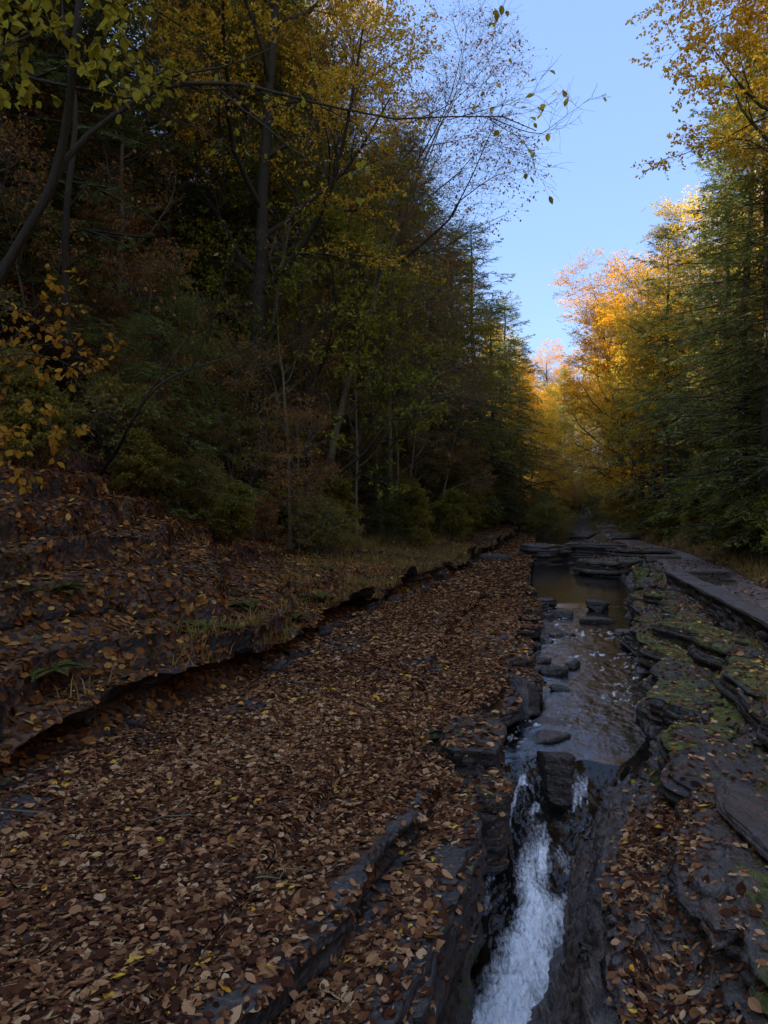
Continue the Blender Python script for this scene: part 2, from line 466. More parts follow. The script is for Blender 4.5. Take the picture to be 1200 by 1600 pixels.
# name, x(Y), z(Y), samples up to the next one
nb_ = lambda Y: 1 - sstep(11, 21, Y)
CT = [
    ('far', lambda Y: xb(Y) - 150, lambda Y: 40 * HF(Y), 10),
    ('crest', lambda Y: xb(Y) - 29, lambda Y: 34 * HF(Y), 36),
    ('mid', lambda Y: xb(Y) - 15, lambda Y: 17.5 * (.4 + .6 * HF(Y)), 90),
    ('ft', lambda Y: xb(Y) - 4.9 + .35 * cave(Y), lambda Y: 3.1 + 2.7 * nb_(Y), 12),
    ('fi', lambda Y: xb(Y) - 5.0 - .9 * cave(Y), lambda Y: 2.5 + 2.5 * nb_(Y), 12),
    ('fb', lambda Y: xb(Y) - 4.75, lambda Y: 1.7 + 2.4 * nb_(Y), 90),
    ('bm', lambda Y: xb(Y) - 2.2, lambda Y: .9 + 1.1 * nb_(Y), 100),
    ('bt', lambda Y: xb(Y) + .08, lambda Y: .34 + .38 * vn(Y * .7, Y * 0, 17), 14),
    ('bi', lambda Y: xb(Y) - .0 - .75 * und(Y) * sstep(.3, .55, vn(Y * .5, Y * 0, 18)), lambda Y: .08 + .2 * vn(Y * .7, Y * 0, 17), 14),
    ('bb', lambda Y: xb(Y) + .06, ONE(.0), 150),
    ('ct', crk, lambda Y: zce(Y) * 0 + 0.0 - .02 * near(Y, 5, 8), 10),
    ('cb', lambda Y: crk(Y) - .05 * near(Y, 6, 7.5), lambda Y: np.minimum(zce(Y), -crh(Y)) - .03, 44),
    ('ce', xc, zce, 12),
    ('ci', lambda Y: np.minimum(xc(Y) - .16 + .2 * near(Y, 6, 7), xwl(Y)), lambda Y: zce(Y) * .55 + zw(Y) * .45, 26),
    ('cf', lambda Y: xwl(Y) - .02, lambda Y: zw(Y) - .12, 8),
    ('bd', lambda Y: .6 * xwl(Y) + .4 * xwr(Y), lambda Y: zw(Y) - .26, 30),
    ('be', lambda Y: xwr(Y) - .06, lambda Y: zw(Y) - .07, 44),
    ('s0', xs0, lambda Y: np.maximum(zw(Y) + .05, np.interp(Y, [3, 7.4, 9, 20], [-.52, -.50, -.46, -.34])), 60),
    ('s1b', lambda Y: xs1(Y) - .03, lambda Y: np.interp(Y, [3, 8, 12, 20, 25, 44, 60], [-.40, -.38, -.38, -.3, -.25, -.12, 0]), 12),
    ('s1t', lambda Y: xs1(Y) - .10, lambda Y: np.interp(Y, [3, 8, 13, 20, 25, 44, 60], [-.18, -.17, -.15, -.1, -.05, .02, .05]), 50),
    ('s2b', lambda Y: xs2(Y) - .02, lambda Y: np.interp(Y, [3, 8, 14, 20, 25, 44, 60], [-.1, -.1, -.12, -.1, .0, .05, .1]), 14),
    ('s2t', lambda Y: xs2(Y) - .14, lambda Y: np.interp(Y, [3, 8, 14, 18, 22, 44, 60], [.18, .16, .1, .02, .06, .08, .12]), 40),
    ('wb', xw, lambda Y: np.interp(Y, [2, 6, 14, 20, 22, 44, 60], [.16, .16, .04, -.1, .05, .1, .15]), 6),
    ('pl', lambda Y: xw(Y) + .22, lambda Y: np.interp(Y, [2, 20, 44, 60, 110], [.15, .15, .2, .25, .5]), 40),
    ('pr', lambda Y: xw(Y) + np.interp(Y, [2, 20, 30, 60], [2.4, 2.4, 1.8, 1.3]), lambda Y: np.interp(Y, [2, 20, 44, 60, 110], [.17, .17, .22, .27, .52]), 40),
    ('rf', lambda Y: xw(Y) + np.interp(Y, [2, 20, 30, 60], [4.0, 4.0, 3.2, 2.3]), ONE(.85), 80),
    ('rm', lambda Y: xw(Y) + 15, lambda Y: 12 * HF(Y), 30),
    ('rc', lambda Y: xw(Y) + 30, lambda Y: 22 * HF(Y), 10),
    ('rfar', lambda Y: xw(Y) + 160, lambda Y: 24 * HF(Y), 1),
]
NAMES = [c[0] for c in CT]
COLI = {}
Yr = np.concatenate([[-90, -60, -40, -25, -14, -7, -3, 0, 1.2], np.exp(np.linspace(math.log(2.0), math.log(14), 430)), np.exp(np.linspace(math.log(14.1), math.log(118), 300)), [124, 130, 138, 148, 165, 190, 230, 300]])
cx = [c[1](Yr) for c in CT]; cz = [c[2](Yr) + rise(Yr) for c in CT]
# rock brinks break in blocks
for nm, amp, fr, sd in (('ce', .09, 1.7, 1), ('ci', .09, 2.3, 2), ('bt', .24, 1.2, 3), ('bi', .26, 1.9, 4), ('s0', .08, 1.9, 5), ('s1t', .2, 1.5, 6), ('s1b', .12, 1.9, 7), ('s2t', .22, 1.2, 8), ('s2b', .16, 1.5, 9), ('ct', .07, 2.1, 10), ('ft', .5, .5, 11), ('fi', .5, .6, 12)):
    i = NAMES.index(nm); f = sstep(1, 3, Yr)
    j = amp * (.6 * blocky(Yr * fr + .3 * fbm(Yr * 3, Yr * 0, 90), sd) + .6 * fbm(Yr * fr * 1.3, Yr * 0, sd + 40, 4, .6)) * f
    cx[i] = cx[i] + j
    if nm == 'ct': cx[i + 1] = cx[i + 1] + j
xs, zs, us = [], [], []
c0 = 0
for k in range(len(CT) - 1):
    n = CT[k][3]; COLI[CT[k][0]] = c0
    t = np.arange(n) / n
    if CT[k][0] == 'mid': t = t ** .8
    xs.append(cx[k][:, None] * (1 - t) + cx[k + 1][:, None] * t); zs.append(cz[k][:, None] * (1 - t) + cz[k + 1][:, None] * t)
    us.append(k + t); c0 += n
COLI['rfar'] = c0
xs.append(cx[-1][:, None]); zs.append(cz[-1][:, None]); us.append([len(CT) - 1.0])
X = np.concatenate(xs, 1); Z = np.concatenate(zs, 1); U = np.concatenate(us)
Yg = np.repeat(Yr[:, None], X.shape[1], 1)
NR, NC = X.shape


def ui(nm): return NAMES.index(nm)


def band(a, b, soft=.4):      # 1 between controls a and b
    return (sstep(ui(a) - soft, ui(a) + .01, U) * (1 - sstep(ui(b) - .01, ui(b) + soft, U)))[None, :]


Xn = X - .25 * Yg       # coordinates that run with the gorge
# hills: lumps and rock ledges
hl = np.maximum(band('far', 'ft', .9), band('rf', 'rfar', .9))
Z += hl * (1.1 * fbm(Xn * .16, Yg * .16, 50, 5) + .28 * fbm(Xn * .9, Yg * .9, 51, 4))
hz = terrace(Z + .5 * fbm(Xn * .3, Yg * .3, 52, 3), 1.7, .45) - .5 * fbm(Xn * .3, Yg * .3, 52, 3)
Z += np.maximum(band('mid', 'ft', .3), band('rf', 'rm', .3)) * .6 * (hz - Z)
# upper bank: soft humps with small broken steps
bk = band('fb', 'bt', .5)
bn = .20 * fbm(Xn * .8, Yg * .5, 53, 4) + .07 * fbm(Xn * 4, Yg * 4, 54, 4)
tz = bn + Z + .55 * fbm(Xn * .45, Yg * .35, 59, 3)
Z += bk * (bn + (.45 + .32 * nb_(Yg)) * (terrace(tz, .46, .13) - tz))
lipB = ((tz / .46) % 1.0)
# the ledge floor: gentle swell, thin plates of shale
ld = band('bb', 'ce', .3)
pn = .09 * fbm(Xn * .9, Yg * .55, 55, 4) + .05 * fbm(Xn * 3, Yg * 2, 56, 4)
Z += ld * (.5 * pn + .5 * terrace(pn, .035, .25) + .008 * fbm(X * 14, Yg * 14, 57, 3))
bed = band('cf', 'be', .3)
Z += bed * (.06 * fbm(X * 4, Yg * 3, 58, 4))
# right shelf: laminated plates running with the current
sh = np.maximum(band('s0', 'wb', .25), band('be', 's0', .4) * .8)
wv = Xn + .35 * fbm(X * .8, Yg * .8, 60, 3)
pn = (.15 + .12 * sstep(6, 10, Yg)) * fbm(wv * 1.3, Yg * .7, 61, 4) + .08 * fbm(wv * 5, Yg * 1.7, 62, 4)
Z += sh * (.55 * terrace(pn * 1.7, .11, .08) + .35 * terrace(pn, .026, .15) + .1 * pn + .018 * (.5 - np.abs(fbm(wv * 13, Yg * 2.6, 63, 3))))
def crackf(x, y):
    """long curved joints in the ledge, roughly along the gorge"""
    v = (x - .25 * y) + .55 * fbm(x * .35, y * .22, 301, 3)
    o = np.zeros_like(v)
    for c, w_ in ((-2.0, .04), (-.15, .04)):
        o = np.maximum(o, sstep(w_ * 2, w_ * .6, np.abs(v - c)) * sstep(.0, .25, fbm(y * .35 + c, x * .2, 302, 2) + .12))
    return o


Z -= ld * .07 * crackf(X, Yg) * (1 - sstep(25, 40, Yg))
P3 = np.stack([X, Yg, Z], -1)


def normals(P):
    a = np.gradient(P, axis=0); b = np.gradient(P, axis=1)
    return nrm(np.cross(b, a))


N3 = normals(P3)
# strata: steep faces step in and out in thin beds
steep = 1 - sstep(.35, .8, np.abs(N3[..., 2]))
rockz = np.maximum.reduce([band('ct', 'cf', .2), band('ft', 'fb', .2) * .6, band('bt', 'bb', .3) * .6, band('be', 'wb', .2)]) + 0 * X
q = Z + .05 * fbm(X * .7, Yg * .7, 64, 2)
bedn = .6 * vn(q * 17, X * .35 + Yg * .35, 65) + .4 * vn(q * 41, X * .5 + Yg * .5, 66) - .5
bedn = bedn + .35 * (vn(X * 3 + q * 3, Yg * 3, 67) - .5)
hn = nrm(np.stack([N3[..., 0], N3[..., 1], 0 * X], -1) + 1e-6)
fade = (1 - sstep(40, 70, Yg))
P3 = P3 + hn * (steep * rockz * fade * .24 * bedn)[..., None]
bt_ = band('fb', 'bt', .1)
P3 = P3 + hn * (steep * bt_ * .20 * (vn(Z * 5.2 + .4 * fbm(Xn, Yg, 181, 2), Xn * .6 + Yg * .8, 180) - .45))[..., None]
P3 = P3 + N3 * (rockz * fade * .022 * fbm(X * 7 + Z * 9, Yg * 7 + Z * 5, 68, 4))[..., None]
N3 = normals(P3)
RI = [int(np.argmin(np.abs(Yr - v))) for v in (2.0, 118)]
ROWMID = .5 * (Yr[1:] + Yr[:-1])


def gz(x, Y):
    """height of the (undisturbed) ground"""
    r = np.interp(Y, Yr, np.arange(NR)); i = min(int(r), NR - 2); f = r - i
    a = np.interp(x, np.maximum.accumulate(P3[i, :, 0]), P3[i, :, 2]); b = np.interp(x, np.maximum.accumulate(P3[i + 1, :, 0]), P3[i + 1, :, 2])
    return a * (1 - f) + b * f


# moss and bare rock masks: where the stone itself is green or swept clean
mossR = band('s0', 'wb', .3) * (.12 + .95 * fbm(Xn * 1.3, Yg * .8, 70, 3)) + np.clip(band('s1b', 'wb', .2) * .30 * sstep(7, 10, Yg), 0, 1) + band('s0', 's1b', .2) * (-.25 - .2 * near(Yg, 5, 8))
mossL = band('ce', 'cf', .3) * .34 * near(Yg, 8, 12) + band('bb', 'ce', .2) * (fbm(Xn * 1.6, Yg * 1.1, 71, 3) - .35) * 1.2
mossB = band('fb', 'bb', .3) * (.06 + .6 * fbm(Xn * .7, Yg * .5, 72, 3))
moss = np.clip(mossR + mossL + mossB, 0, 1)
rock = np.clip(band('bb', 'ce', .1) * (sstep(.35, .05, np.abs(X - xc(Yg)) + .22 * fbm(X * 2, Yg * 2, 73, 3)) * .9 + sstep(.16, .02, np.abs(X - crk(Yg)) + .1 * fbm(X * 3, Yg * 3, 75, 3)) * near(Yg, 6, 7) * .9 + .9 * sstep(.28, .5, fbm(Xn * 1.4, Yg * .8, 74, 3))), 0, 1)

SUB = {}


def piece(name, a, b, mat, label, cat):
    i, j = COLI[a], COLI[b] + 1
    V = P3[:, i:j].reshape(-1, 3)
    me = mesh(name, V, grid_faces(NR, j - i), mat, True, {'moss': ('POINT', moss[:, i:j]), 'rock': ('POINT', (rock + 0 * X)[:, i:j])})
    return link(name, me, None, label, cat, None, 'structure')


piece('hillside', 'far', 'fb', M_HILL, 'steep leaf covered wooded hillside left of the creek', 'hillside')
piece('creek_bank', 'fb', 'bb', M_HILL, 'leaf covered grassy bank with undercut edge above the flat ledge', 'bank')
piece('rock_ledge', 'bb', 'ce', M_LEDGE, 'broad flat shale ledge buried in fallen leaves left of creek', 'ledge')
piece('ledge_cliff', 'ce', 'cf', M_ROCKD, 'dark mossy layered cliff dropping from leafy ledge to water', 'cliff')
piece('creek_bed', 'cf', 'be', M_ROCKW, 'stony brown bed under the running creek', 'creek bed')
piece('rock_shelf', 'be', 'wb', M_ROCKW, 'wet laminated mossy shale shelf right of the creek', 'rock shelf')
piece('footpath', 'wb', 'pr', M_PATH, 'purplish flagstone footpath behind the low stone wall', 'path')
piece('wooded_slope', 'pr', 'rfar', M_HILL, 'steep wooded slope right of the footpath', 'hillside')

# ------------------------------------------------------------------ water
Yw = np.concatenate([np.linspace(3.2, 8.9, 420), np.exp(np.linspace(math.log(8.92), math.log(24), 430)), np.exp(np.linspace(math.log(24.2), math.log(115), 160))])
tw = np.linspace(0, 1, 170)
XW = (xwl(Yw) - .30)[:, None] * (1 - tw) + (xwr(Yw) + np.interp(Yw, [7, 9, 20, 25], [.10, .30, .30, .35]))[:, None] * tw
YW = np.repeat(Yw[:, None], len(tw), 1)
lipo = (.55 * fbm(XW * 1.7, YW * 0, 95, 3) + .28 * np.sin(XW * 2.6)) * near(YW, 9.0, 10.2) * sstep(6.6, 7.8, YW)
ZW = zw(YW + lipo)
fall = near(YW + lipo, 7.8, 8.6)
riff = sstep(8.3, 8.8, YW) * near(YW, 19.5, 21) + sstep(35, 38, YW) * near(YW, 46, 50) * .7
pool = 1 - np.clip(fall + riff, 0, 1)
xf = np.interp(Yw, [3, 4.5, 5.4, 5.9, 6.5, 7.3, 7.8, 8.3], [.4, .64, .86, 1.16, 1.30, 1.36, 1.42, 1.56])[:, None]
wf = np.interp(Yw, [3, 5.4, 5.9, 6.5, 7.3, 8.2, 8.6], [.3, .27, .25, .18, .15, .28, .5])[:, None]
xwarp = XW - xf + .12 * fbm(XW * 3, YW * 3, 80, 3)
core = np.exp(-(xwarp / wf) ** 2)
xa = XW - .3 * YW
foam = core * near(YW, 6.1, 7.8) * 1.0 + .30 * near(YW, 7.9, 8.5) * sstep(0, .5, fbm(XW * 6, YW * 2.5, 82, 3))
foam += riff * .40 * sstep(.05, .5, fbm(xa * 16, YW * 7, 285, 3)) * sstep(-.35, .25, fbm(xa * 1.5, YW * .8, 283, 2))
foam += fall * .62 * sstep(.02, .45, fbm((XW - .25 * YW) * 11, YW * 2.0, 184, 3)) * sstep(6.2, 7.2, YW)
foam += riff * (.6 * sstep(.22, .6, fbm(xa * 9, YW * 3.2, 83, 4)) * sstep(-.1, .35, fbm(xa * 1.5, YW * .8, 283, 2)))
foam += .5 * np.exp(-((YW - 20.5) / .18) ** 2) * sstep(-.1, .4, fbm(XW * 2.2, YW, 84, 3))
edge = np.minimum(tw, 1 - tw)[None] * 2
foam = np.clip(foam, 0, 1)
ZW += riff * (.010 * fbm(xa * 2.6, YW * 1.5, 85, 3) + .0058 * fbm(xa * 9 + .5 * YW, YW * 4.4, 86, 3) + .0030 * fbm(XW * 20, YW * 14, 87, 3)) * (.6 + .8 * vn(xa * .9, YW * .5, 188))
ZW += pool * (.0025 * fbm(XW * 3, YW * 7, 88, 2))
ZW += fall * (.05 * fbm(XW * 4.5, YW * 2.5, 89, 4) + core * (.13 * (fbm(XW * 7, YW * 5, 91, 5, .62)) + .08) + .014 * fbm(XW * 20, YW * 16, 92, 3))
ZW += -.05 * (1 - sstep(0, .16, edge))
wm = mesh('creek', np.stack([XW, YW, ZW], -1), grid_faces(len(Yw), len(tw)), M_WATER, True, {'foam': ('POINT', foam), 'ripple': ('POINT', np.clip(riff * .9 + fall * .9 + .10, 0, 1))})
link('creek_water', wm, None, 'shallow creek rippling into a narrow white chute', 'creek', None, 'structure')


# ------------------------------------------------------------------ rocks
def ico(n):
    import bmesh
    bm = bmesh.new(); bmesh.ops.create_icosphere(bm, subdivisions=n, radius=1.0)
    V = np.array([v.co[:] for v in bm.verts]); Fc = np.array([[v.index for v in f.verts] for f in bm.faces]); bm.free()
    return V, Fc


ICO = {4: ico(4), 5: ico(5)}


def rock_mesh(name, size, seed, mat, mossy=.3, sub=4, flat=.75, planes=14, round_=.0):
    """angular shale block: a sphere cut by random planes, then bedded"""
    g = np.random.default_rng(seed); V, Fc = ICO[sub]
    n = nrm(g.normal(0, 1, (planes, 3)) * np.array([1, 1, .45])); h = g.uniform(.55, .95, planes)
    n = np.concatenate([n, [[g.normal(0, .08), g.normal(0, .08), 1], [0, 0, -1]]]); n = nrm(n); h = np.concatenate([h, [flat * .8, .7]])
    d = V @ n.T
    r = np.min(np.where(d > .02, h / np.maximum(d, .02), 9), axis=1)
    r = np.minimum(r, 1.45)
    Q = V * r[:, None]
    Q = Q * np.array(size)
    up = V[:, 2]
    sidew = 1 - np.clip(np.abs(up) * 1.1, 0, 1)
    bd = vn(Q[:, 2] * 26, Q[:, 0] * 1.2 + Q[:, 1], seed) - .5
    bd = bd + .5 * (np.floor(vn(Q[:, 2] * 11, Q[:, 0] * .6, seed + 3) * 4) / 4 - .4)
    Q[:, :2] *= (1 + sidew * .15 * bd)[:, None]
    Q += V * (.035 * min(size) * 2 * fbm(Q[:, 0] * 7 + Q[:, 2] * 5, Q[:, 1] * 7 - Q[:, 2] * 4, seed + 5, 4))[:, None]
    return mesh(name, Q, Fc, mat, True, {'moss': ('POINT', np.full(len(Q), mossy)), 'rock': ('POINT', np.ones(len(Q)))})


def layered_mesh(name, size, seed, mat, mossy=.3, thick=.05, taper=.12, k=9):
    """shale: a pile of thin irregular plates, each a little off the one below"""
    g = np.random.default_rng(seed); m = 44; th = np.arange(m) / m * 2 * np.pi
    na = (np.arange(k) + g.uniform(-.32, .32, k)) / k * 6.283; hh = g.uniform(.72, 1.0, k)
    d = np.stack([np.cos(th), np.sin(th)], -1); nn = np.stack([np.cos(na), np.sin(na)], -1)
    base = np.min(np.where(d @ nn.T > .05, hh / np.maximum(d @ nn.T, .05), 9), axis=1); base = np.minimum(base, 1.3)
    Vs, Fs, mo, off = [], [], [], 0
    z = -size[2]; H2 = 2 * size[2]
    while z < size[2] - .004:
        t = min(thick * g.uniform(.4, 1.7), size[2] - z); last = z + t >= size[2] - .006
        f = (z + size[2]) / H2
        sc = (1 - taper * f) * g.uniform(.86, 1.05)
        r = base * sc * (1 + .10 * fbm(np.cos(th) * 2.2 + 7 * f, np.sin(th) * 2.2 + seed, seed, 4) + .05 * blocky(th * 4 + f * 9, seed + int(f * 50), .15))
        cxy = g.normal(0, .035, 2) * np.array(size[:2])
        rings = [(1.0, z - .01), (1.02, z + t * .35), (.995, z + t * .8), (.95, z + t), (.72, z + t), (.42, z + t), (.16, z + t)]
        V = []
        for q, zz in rings:
            x = np.cos(th) * r * q * size[0] + cxy[0]; y = np.sin(th) * r * q * size[1] + cxy[1]
            tilt = .018 * size[0] * fbm(x * 5, y * 5, seed + 3, 3) + .02 * size[0] * fbm(x * 1.3 + seed, y * 1.3, seed + 9, 2)
            V.append(np.stack([x, y, zz + tilt * (1 if q < 1 else .7)], -1))
        V.append(np.array([[cxy[0], cxy[1], z + t]])); V = np.concatenate(V)
        R_ = len(rings); i = np.arange(m); j = (i + 1) % m
        Q = np.concatenate([np.stack([a * m + i, a * m + j, (a + 1) * m + j, (a + 1) * m + i], -1) for a in range(R_ - 1)])
        T = np.stack([(R_ - 1) * m + i, (R_ - 1) * m + j, np.full(m, R_ * m), np.full(m, R_ * m)], -1)[:, :3]
        Vs.append(V); Fs.append((Q + off, T + off)); off += len(V)
        mo.append(np.full(len(V), mossy * (1.0 if last else .55)))
        z += t
    V = np.concatenate(Vs)
    return mesh(name, V, [np.concatenate([a for a, b in Fs]), np.concatenate([b for a, b in Fs])], mat, False, {'moss': ('POINT', np.concatenate(mo)), 'rock': ('POINT', np.ones(len(V)))})


def rock_at(name, px, py, Y, size, seed, label, mossy=.1, mat=None, rz=0, tilt=(0, 0), sub=4, flat=.75, cat='rock', group=None):
    """(px,py): where the middle of the rock's top face shows"""
    p = at(px, py, Y)
    me = rock_mesh(name, size, seed, mat or M_WET, mossy, sub, flat) if flat < .88 else layered_mesh(name, size, seed, mat or M_ROCKW, mossy, .05 + .05 * (Y > 25))
    o = link(name, me, None, label, cat, group, None, (p[0], p[1], p[2] - size[2] * flat * .8))
    o.rotation_euler = (tilt[0], tilt[1], rz)
    return o


CR = 'rocks standing in the creek'
rock_at('rock_block', 742, 1150, 8.15, (.44, .95, .34), 3, 'fallen leaf strewn shale block in the notch of the left ledge', .3, M_ROCKD, -.15, (0, .05), 5, .9, 'rock block')
rock_at('rock_block', 765, 1238, 7.15, (.25, .52, .34), 8, 'lower shale block with leaves beside top of the white chute', .35, M_ROCKD, -.2, (0, .08), 5, .9, 'rock block')
rock_at('rock_block', 808, 1062, 10.4, (.24, .5, .42), 9, 'dark tilted slab leaning against the ledge corner at the water', .1, M_ROCKD, .2, (0, .35), 5, .85, 'rock block')
rock_at('boulder', 872, 1178, 7.95, (.21, .26, .40), 12, 'black wet rock with water pouring over it at the chute lip', 0, M_WET, .3, (0, 0), 5, .8, 'rock', CR)
rock_at('slab_rock', 862, 1146, 9.2, (.30, .22, .12), 21, 'pale flat slab lying on top of dark rock in mid creek', 0, M_STONE, .5, (.05, .08), 4, .75, 'rock', CR)
rock_at('slab_rock', 853, 1131, 9.75, (.42, .2, .12), 22, 'dark wet slab behind the pale flat slab in mid creek', 0, M_ROCKW, .1, (0, -.1), 4, .75, 'rock', CR)
rock_at('creek_rock', 862, 1050, 12.6, (.20, .16, .12), 23, 'small black rock alone in the riffle above the slab pair', 0, None, .4, group=CR)
rock_at('creek_rock', 880, 1082, 11.5, (.17, .13, .12), 24, 'low wet rock below the lone black riffle rock', 0, None, 1.2, group=CR)
rock_at('creek_rock', 852, 988, 16.6, (.50, .34, .26), 25, 'largest rounded grey rock by the left bank riffle', 0, M_STONE, .3, group=CR, sub=4)
rock_at('creek_rock', 832, 1000, 15.8, (.16, .14, .1), 26, 'small pale stone at left of the largest grey riffle rock', 0, M_STONE, .3, group=CR)
rock_at('creek_rock', 848, 966, 18.3, (.42, .24, .16), 27, 'flat dark rock behind the largest grey riffle rock', 0, None, .2, group=CR)
rock_at('creek_rock', 880, 960, 18.8, (.36, .2, .14), 28, 'flat dark rock right of another near the left riffle edge', 0, None, -.2, group=CR)
rock_at('creek_rock', 884, 996, 16.2, (.22, .16, .14), 29, 'small dark rock right of the largest grey riffle rock', 0, None, .6, group=CR)
rock_at('creek_rock', 936, 944, 19.8, (.30, .22, .18), 30, 'dark round rock in the lip of the still pool', 0, None, .1, group=CR)
rock_at('creek_rock', 925, 971, 17.9, (.32, .2, .14), 31, 'low dark rock just below the pool lip rock', 0, None, .1, group=CR)
rock_at('creek_rock', 845, 941, 20.4, (.5, .25, .16), 32, 'broad dark slab at left end of the pool lip', 0, None, .0, group=CR)
rock_at('creek_rock', 900, 1040, 13.1, (.14, .1, .09), 33, 'smallest dark stone right of the lone black riffle rock', 0, None, .8, group=CR)
rock_at('slab_rock', 852, 857, 36, (1.45, 1.6, .62), 41, 'big flat topped slab with dark overhang at left end of pool', .15, M_ROCKD, .1, (0, 0), 5, .9, 'rock')
rock_at('slab_rock', 955, 879, 30, (1.45, 1.9, .42), 42, 'mossy flat slab jutting into the pool from the right', .35, M_ROCKD, -.25, (0, -.04), 5, .9, 'rock')
rock_at('slab_rock', 1000, 862, 34, (1.5, 1.8, .5), 43, 'second flat slab stacked behind the mossy jutting slab', .3, M_ROCKD, -.1, (0, 0), 5, .9, 'rock')
rock_at('slab_rock', 935, 852, 40, (1.6, 2.0, .4), 44, 'farther flat slab along the right side of the upper riffle', .2, M_ROCKD, .2, (0, 0), 4, .9, 'rock')
rock_at('slab_rock', 770, 866, 33, (1.5, 1.2, .55), 45, 'dark low slab on leafy left bank beside the grass', .3, M_ROCKD, .2, (0, 0), 4, .8, 'rock')
rock_at('slab_rock', 915, 831, 58, (1.8, 2.2, .5), 46, 'distant slab beside the narrow upper pool', .2, M_ROCKD, .1, (0, 0), 4, .8, 'rock')

for o in COL.objects:
    if o.name.startswith('creek_rock'): o.location.z += .06; o.scale = (1.2, 1.2, 1.35)
gs_ = np.random.default_rng(66)
for i in range(16):
    Y = 5.2 + i * 1.15 + gs_.uniform(-.3, .3); L_ = gs_.uniform(.35, .75) * (1 + Y * .012)
    if 6.9 < Y < 9.3: continue
    sz = (L_ * .55, L_, gs_.uniform(.07, .13))
    o = link('shale_rock', layered_mesh('shale_rock', sz, 500 + i, M_ROCKD, .25, .04), None, f'broken shale slab in the brink of the left ledge, {["first", "second", "third", "fourth", "fifth", "sixth", "seventh", "eighth", "ninth", "tenth", "eleventh", "twelfth", "thirteenth", "fourteenth", "fifteenth", "sixteenth"][i]} along it', 'rock', 'broken slabs along the left ledge brink', 'thing', (float(xc(Y)) - .02 + gs_.uniform(-.08, .1) - (.34 if Y < 7.2 else 0), Y, float(zce(Y)) - gs_.uniform(.10, .26)))
    o.rotation_euler = (gs_.normal(0, .04), gs_.normal(.03, .04), -.24 + gs_.normal(0, .2))
for i in range(6):
    Y = 3.7 + i * .56; d_ = ["nearest", "second", "third", "fourth", "fifth", "sixth"][i]
    o = link('shale_rock', layered_mesh('shale_rock', (.20 + .05 * gs_.random(), .50 + .15 * gs_.random(), .27), 560 + i, M_ROCKD, .3, .055, .05, 6), None, f'thick undercut shale layers of the left ledge above the chute, {d_} of six', 'rock', 'undercut layers above the chute', 'thing', (float(xc(Y)) - .13, Y, float(zce(Y)) - .27 - .015))
    o.rotation_euler = (gs_.normal(0, .03), gs_.normal(.05, .03), -.27 + gs_.normal(0, .08))
k_ = 0
for fx, Y0, Y1, n, zz in ((xs1, 6.5, 22, 15, -.18), (xs2, 5.0, 20, 16, .08), (xs0, 9.2, 20, 7, -.40)):
    for i in range(n):
        Y = Y0 + (Y1 - Y0) * (i + gs_.uniform(.1, .9)) / n; L_ = gs_.uniform(.7, 1.35) * (.8 + Y * .02)
        sz = (gs_.uniform(.28, .55), L_, gs_.uniform(.10, .20)); k_ += 1
        nm = {0: 'lowest', 1: 'middle', 2: 'upper'}[0 if fx is xs0 else 1 if fx is xs1 else 2]
        o = link('mossy_rock', layered_mesh('mossy_rock', sz, 600 + k_, M_ROCKD, gs_.uniform(.2, .72), .05, .12, int(gs_.integers(5, 7))), None, f'mossy shale slab in the {nm} step of the right bank, {["nearest", "second", "third", "fourth", "fifth", "sixth", "seventh", "eighth", "ninth", "tenth", "eleventh", "twelfth", "thirteenth", "fourteenth", "fifteenth", "sixteenth"][i]} along it', 'rock', 'mossy slabs stepping down the right bank', 'thing', (float(fx(Y)) + gs_.uniform(-.05, .3) + (.25 if fx is xs0 else 0), Y, zz + gs_.uniform(-.06, .04)))
        o.rotation_euler = (gs_.normal(0, .05), gs_.normal(-.03, .05), -.22 + gs_.normal(0, .13))
for i in range(5):
    Y = 3.6 + i * 1.0 + gs_.uniform(-.2, .2); f_ = gs_.uniform(.12, .95)
    x = float(xs0(Y)) + .3 + f_ * 1.7; L_ = gs_.uniform(.5, .95)
    o = link('shale_plate', layered_mesh('shale_plate', (gs_.uniform(.2, .32), L_ * 1.3, gs_.uniform(.03, .05)), 700 + i, M_ROCKW, gs_.uniform(.05, .45), .02, .2, 6), None, f'thin wet shale plate on the right foreground shelf, {["nearest", "second", "third", "fourth", "fifth", "sixth", "seventh", "eighth", "ninth", "tenth"][i]} of these plates', 'rock', 'thin plates on the right foreground shelf', 'thing', (x, Y, gz(x, Y) + .005))
    o.rotation_euler = (gs_.normal(0, .03), gs_.normal(-.05, .04), -.25 + gs_.normal(0, .25))
gq = np.random.default_rng(99)
for i in range(22):
    Y = 6.3 + i * 1.05 + gq.uniform(-.4, .4); L_ = gq.uniform(.10, .30)
    o = link('bank_stone', layered_mesh('bank_stone', (L_ * .7, L_, gq.uniform(.05, .13)), 800 + i, M_ROCKD, gq.uniform(.1, .5), .05, .12, int(gq.integers(5, 8))), None, 'dark broken stone among those at the foot of the undercut left bank', 'stone', 'broken stones at the foot of the left bank', 'thing', (float(xb(Y)) + gq.uniform(-.15, .22), Y, gz(float(xb(Y)) + .25, Y) + gq.uniform(-.04, .06)))
    o.rotation_euler = (gq.normal(0, .12), gq.normal(.05, .12), gq.random() * 6.28)
gr_ = np.random.default_rng(88)
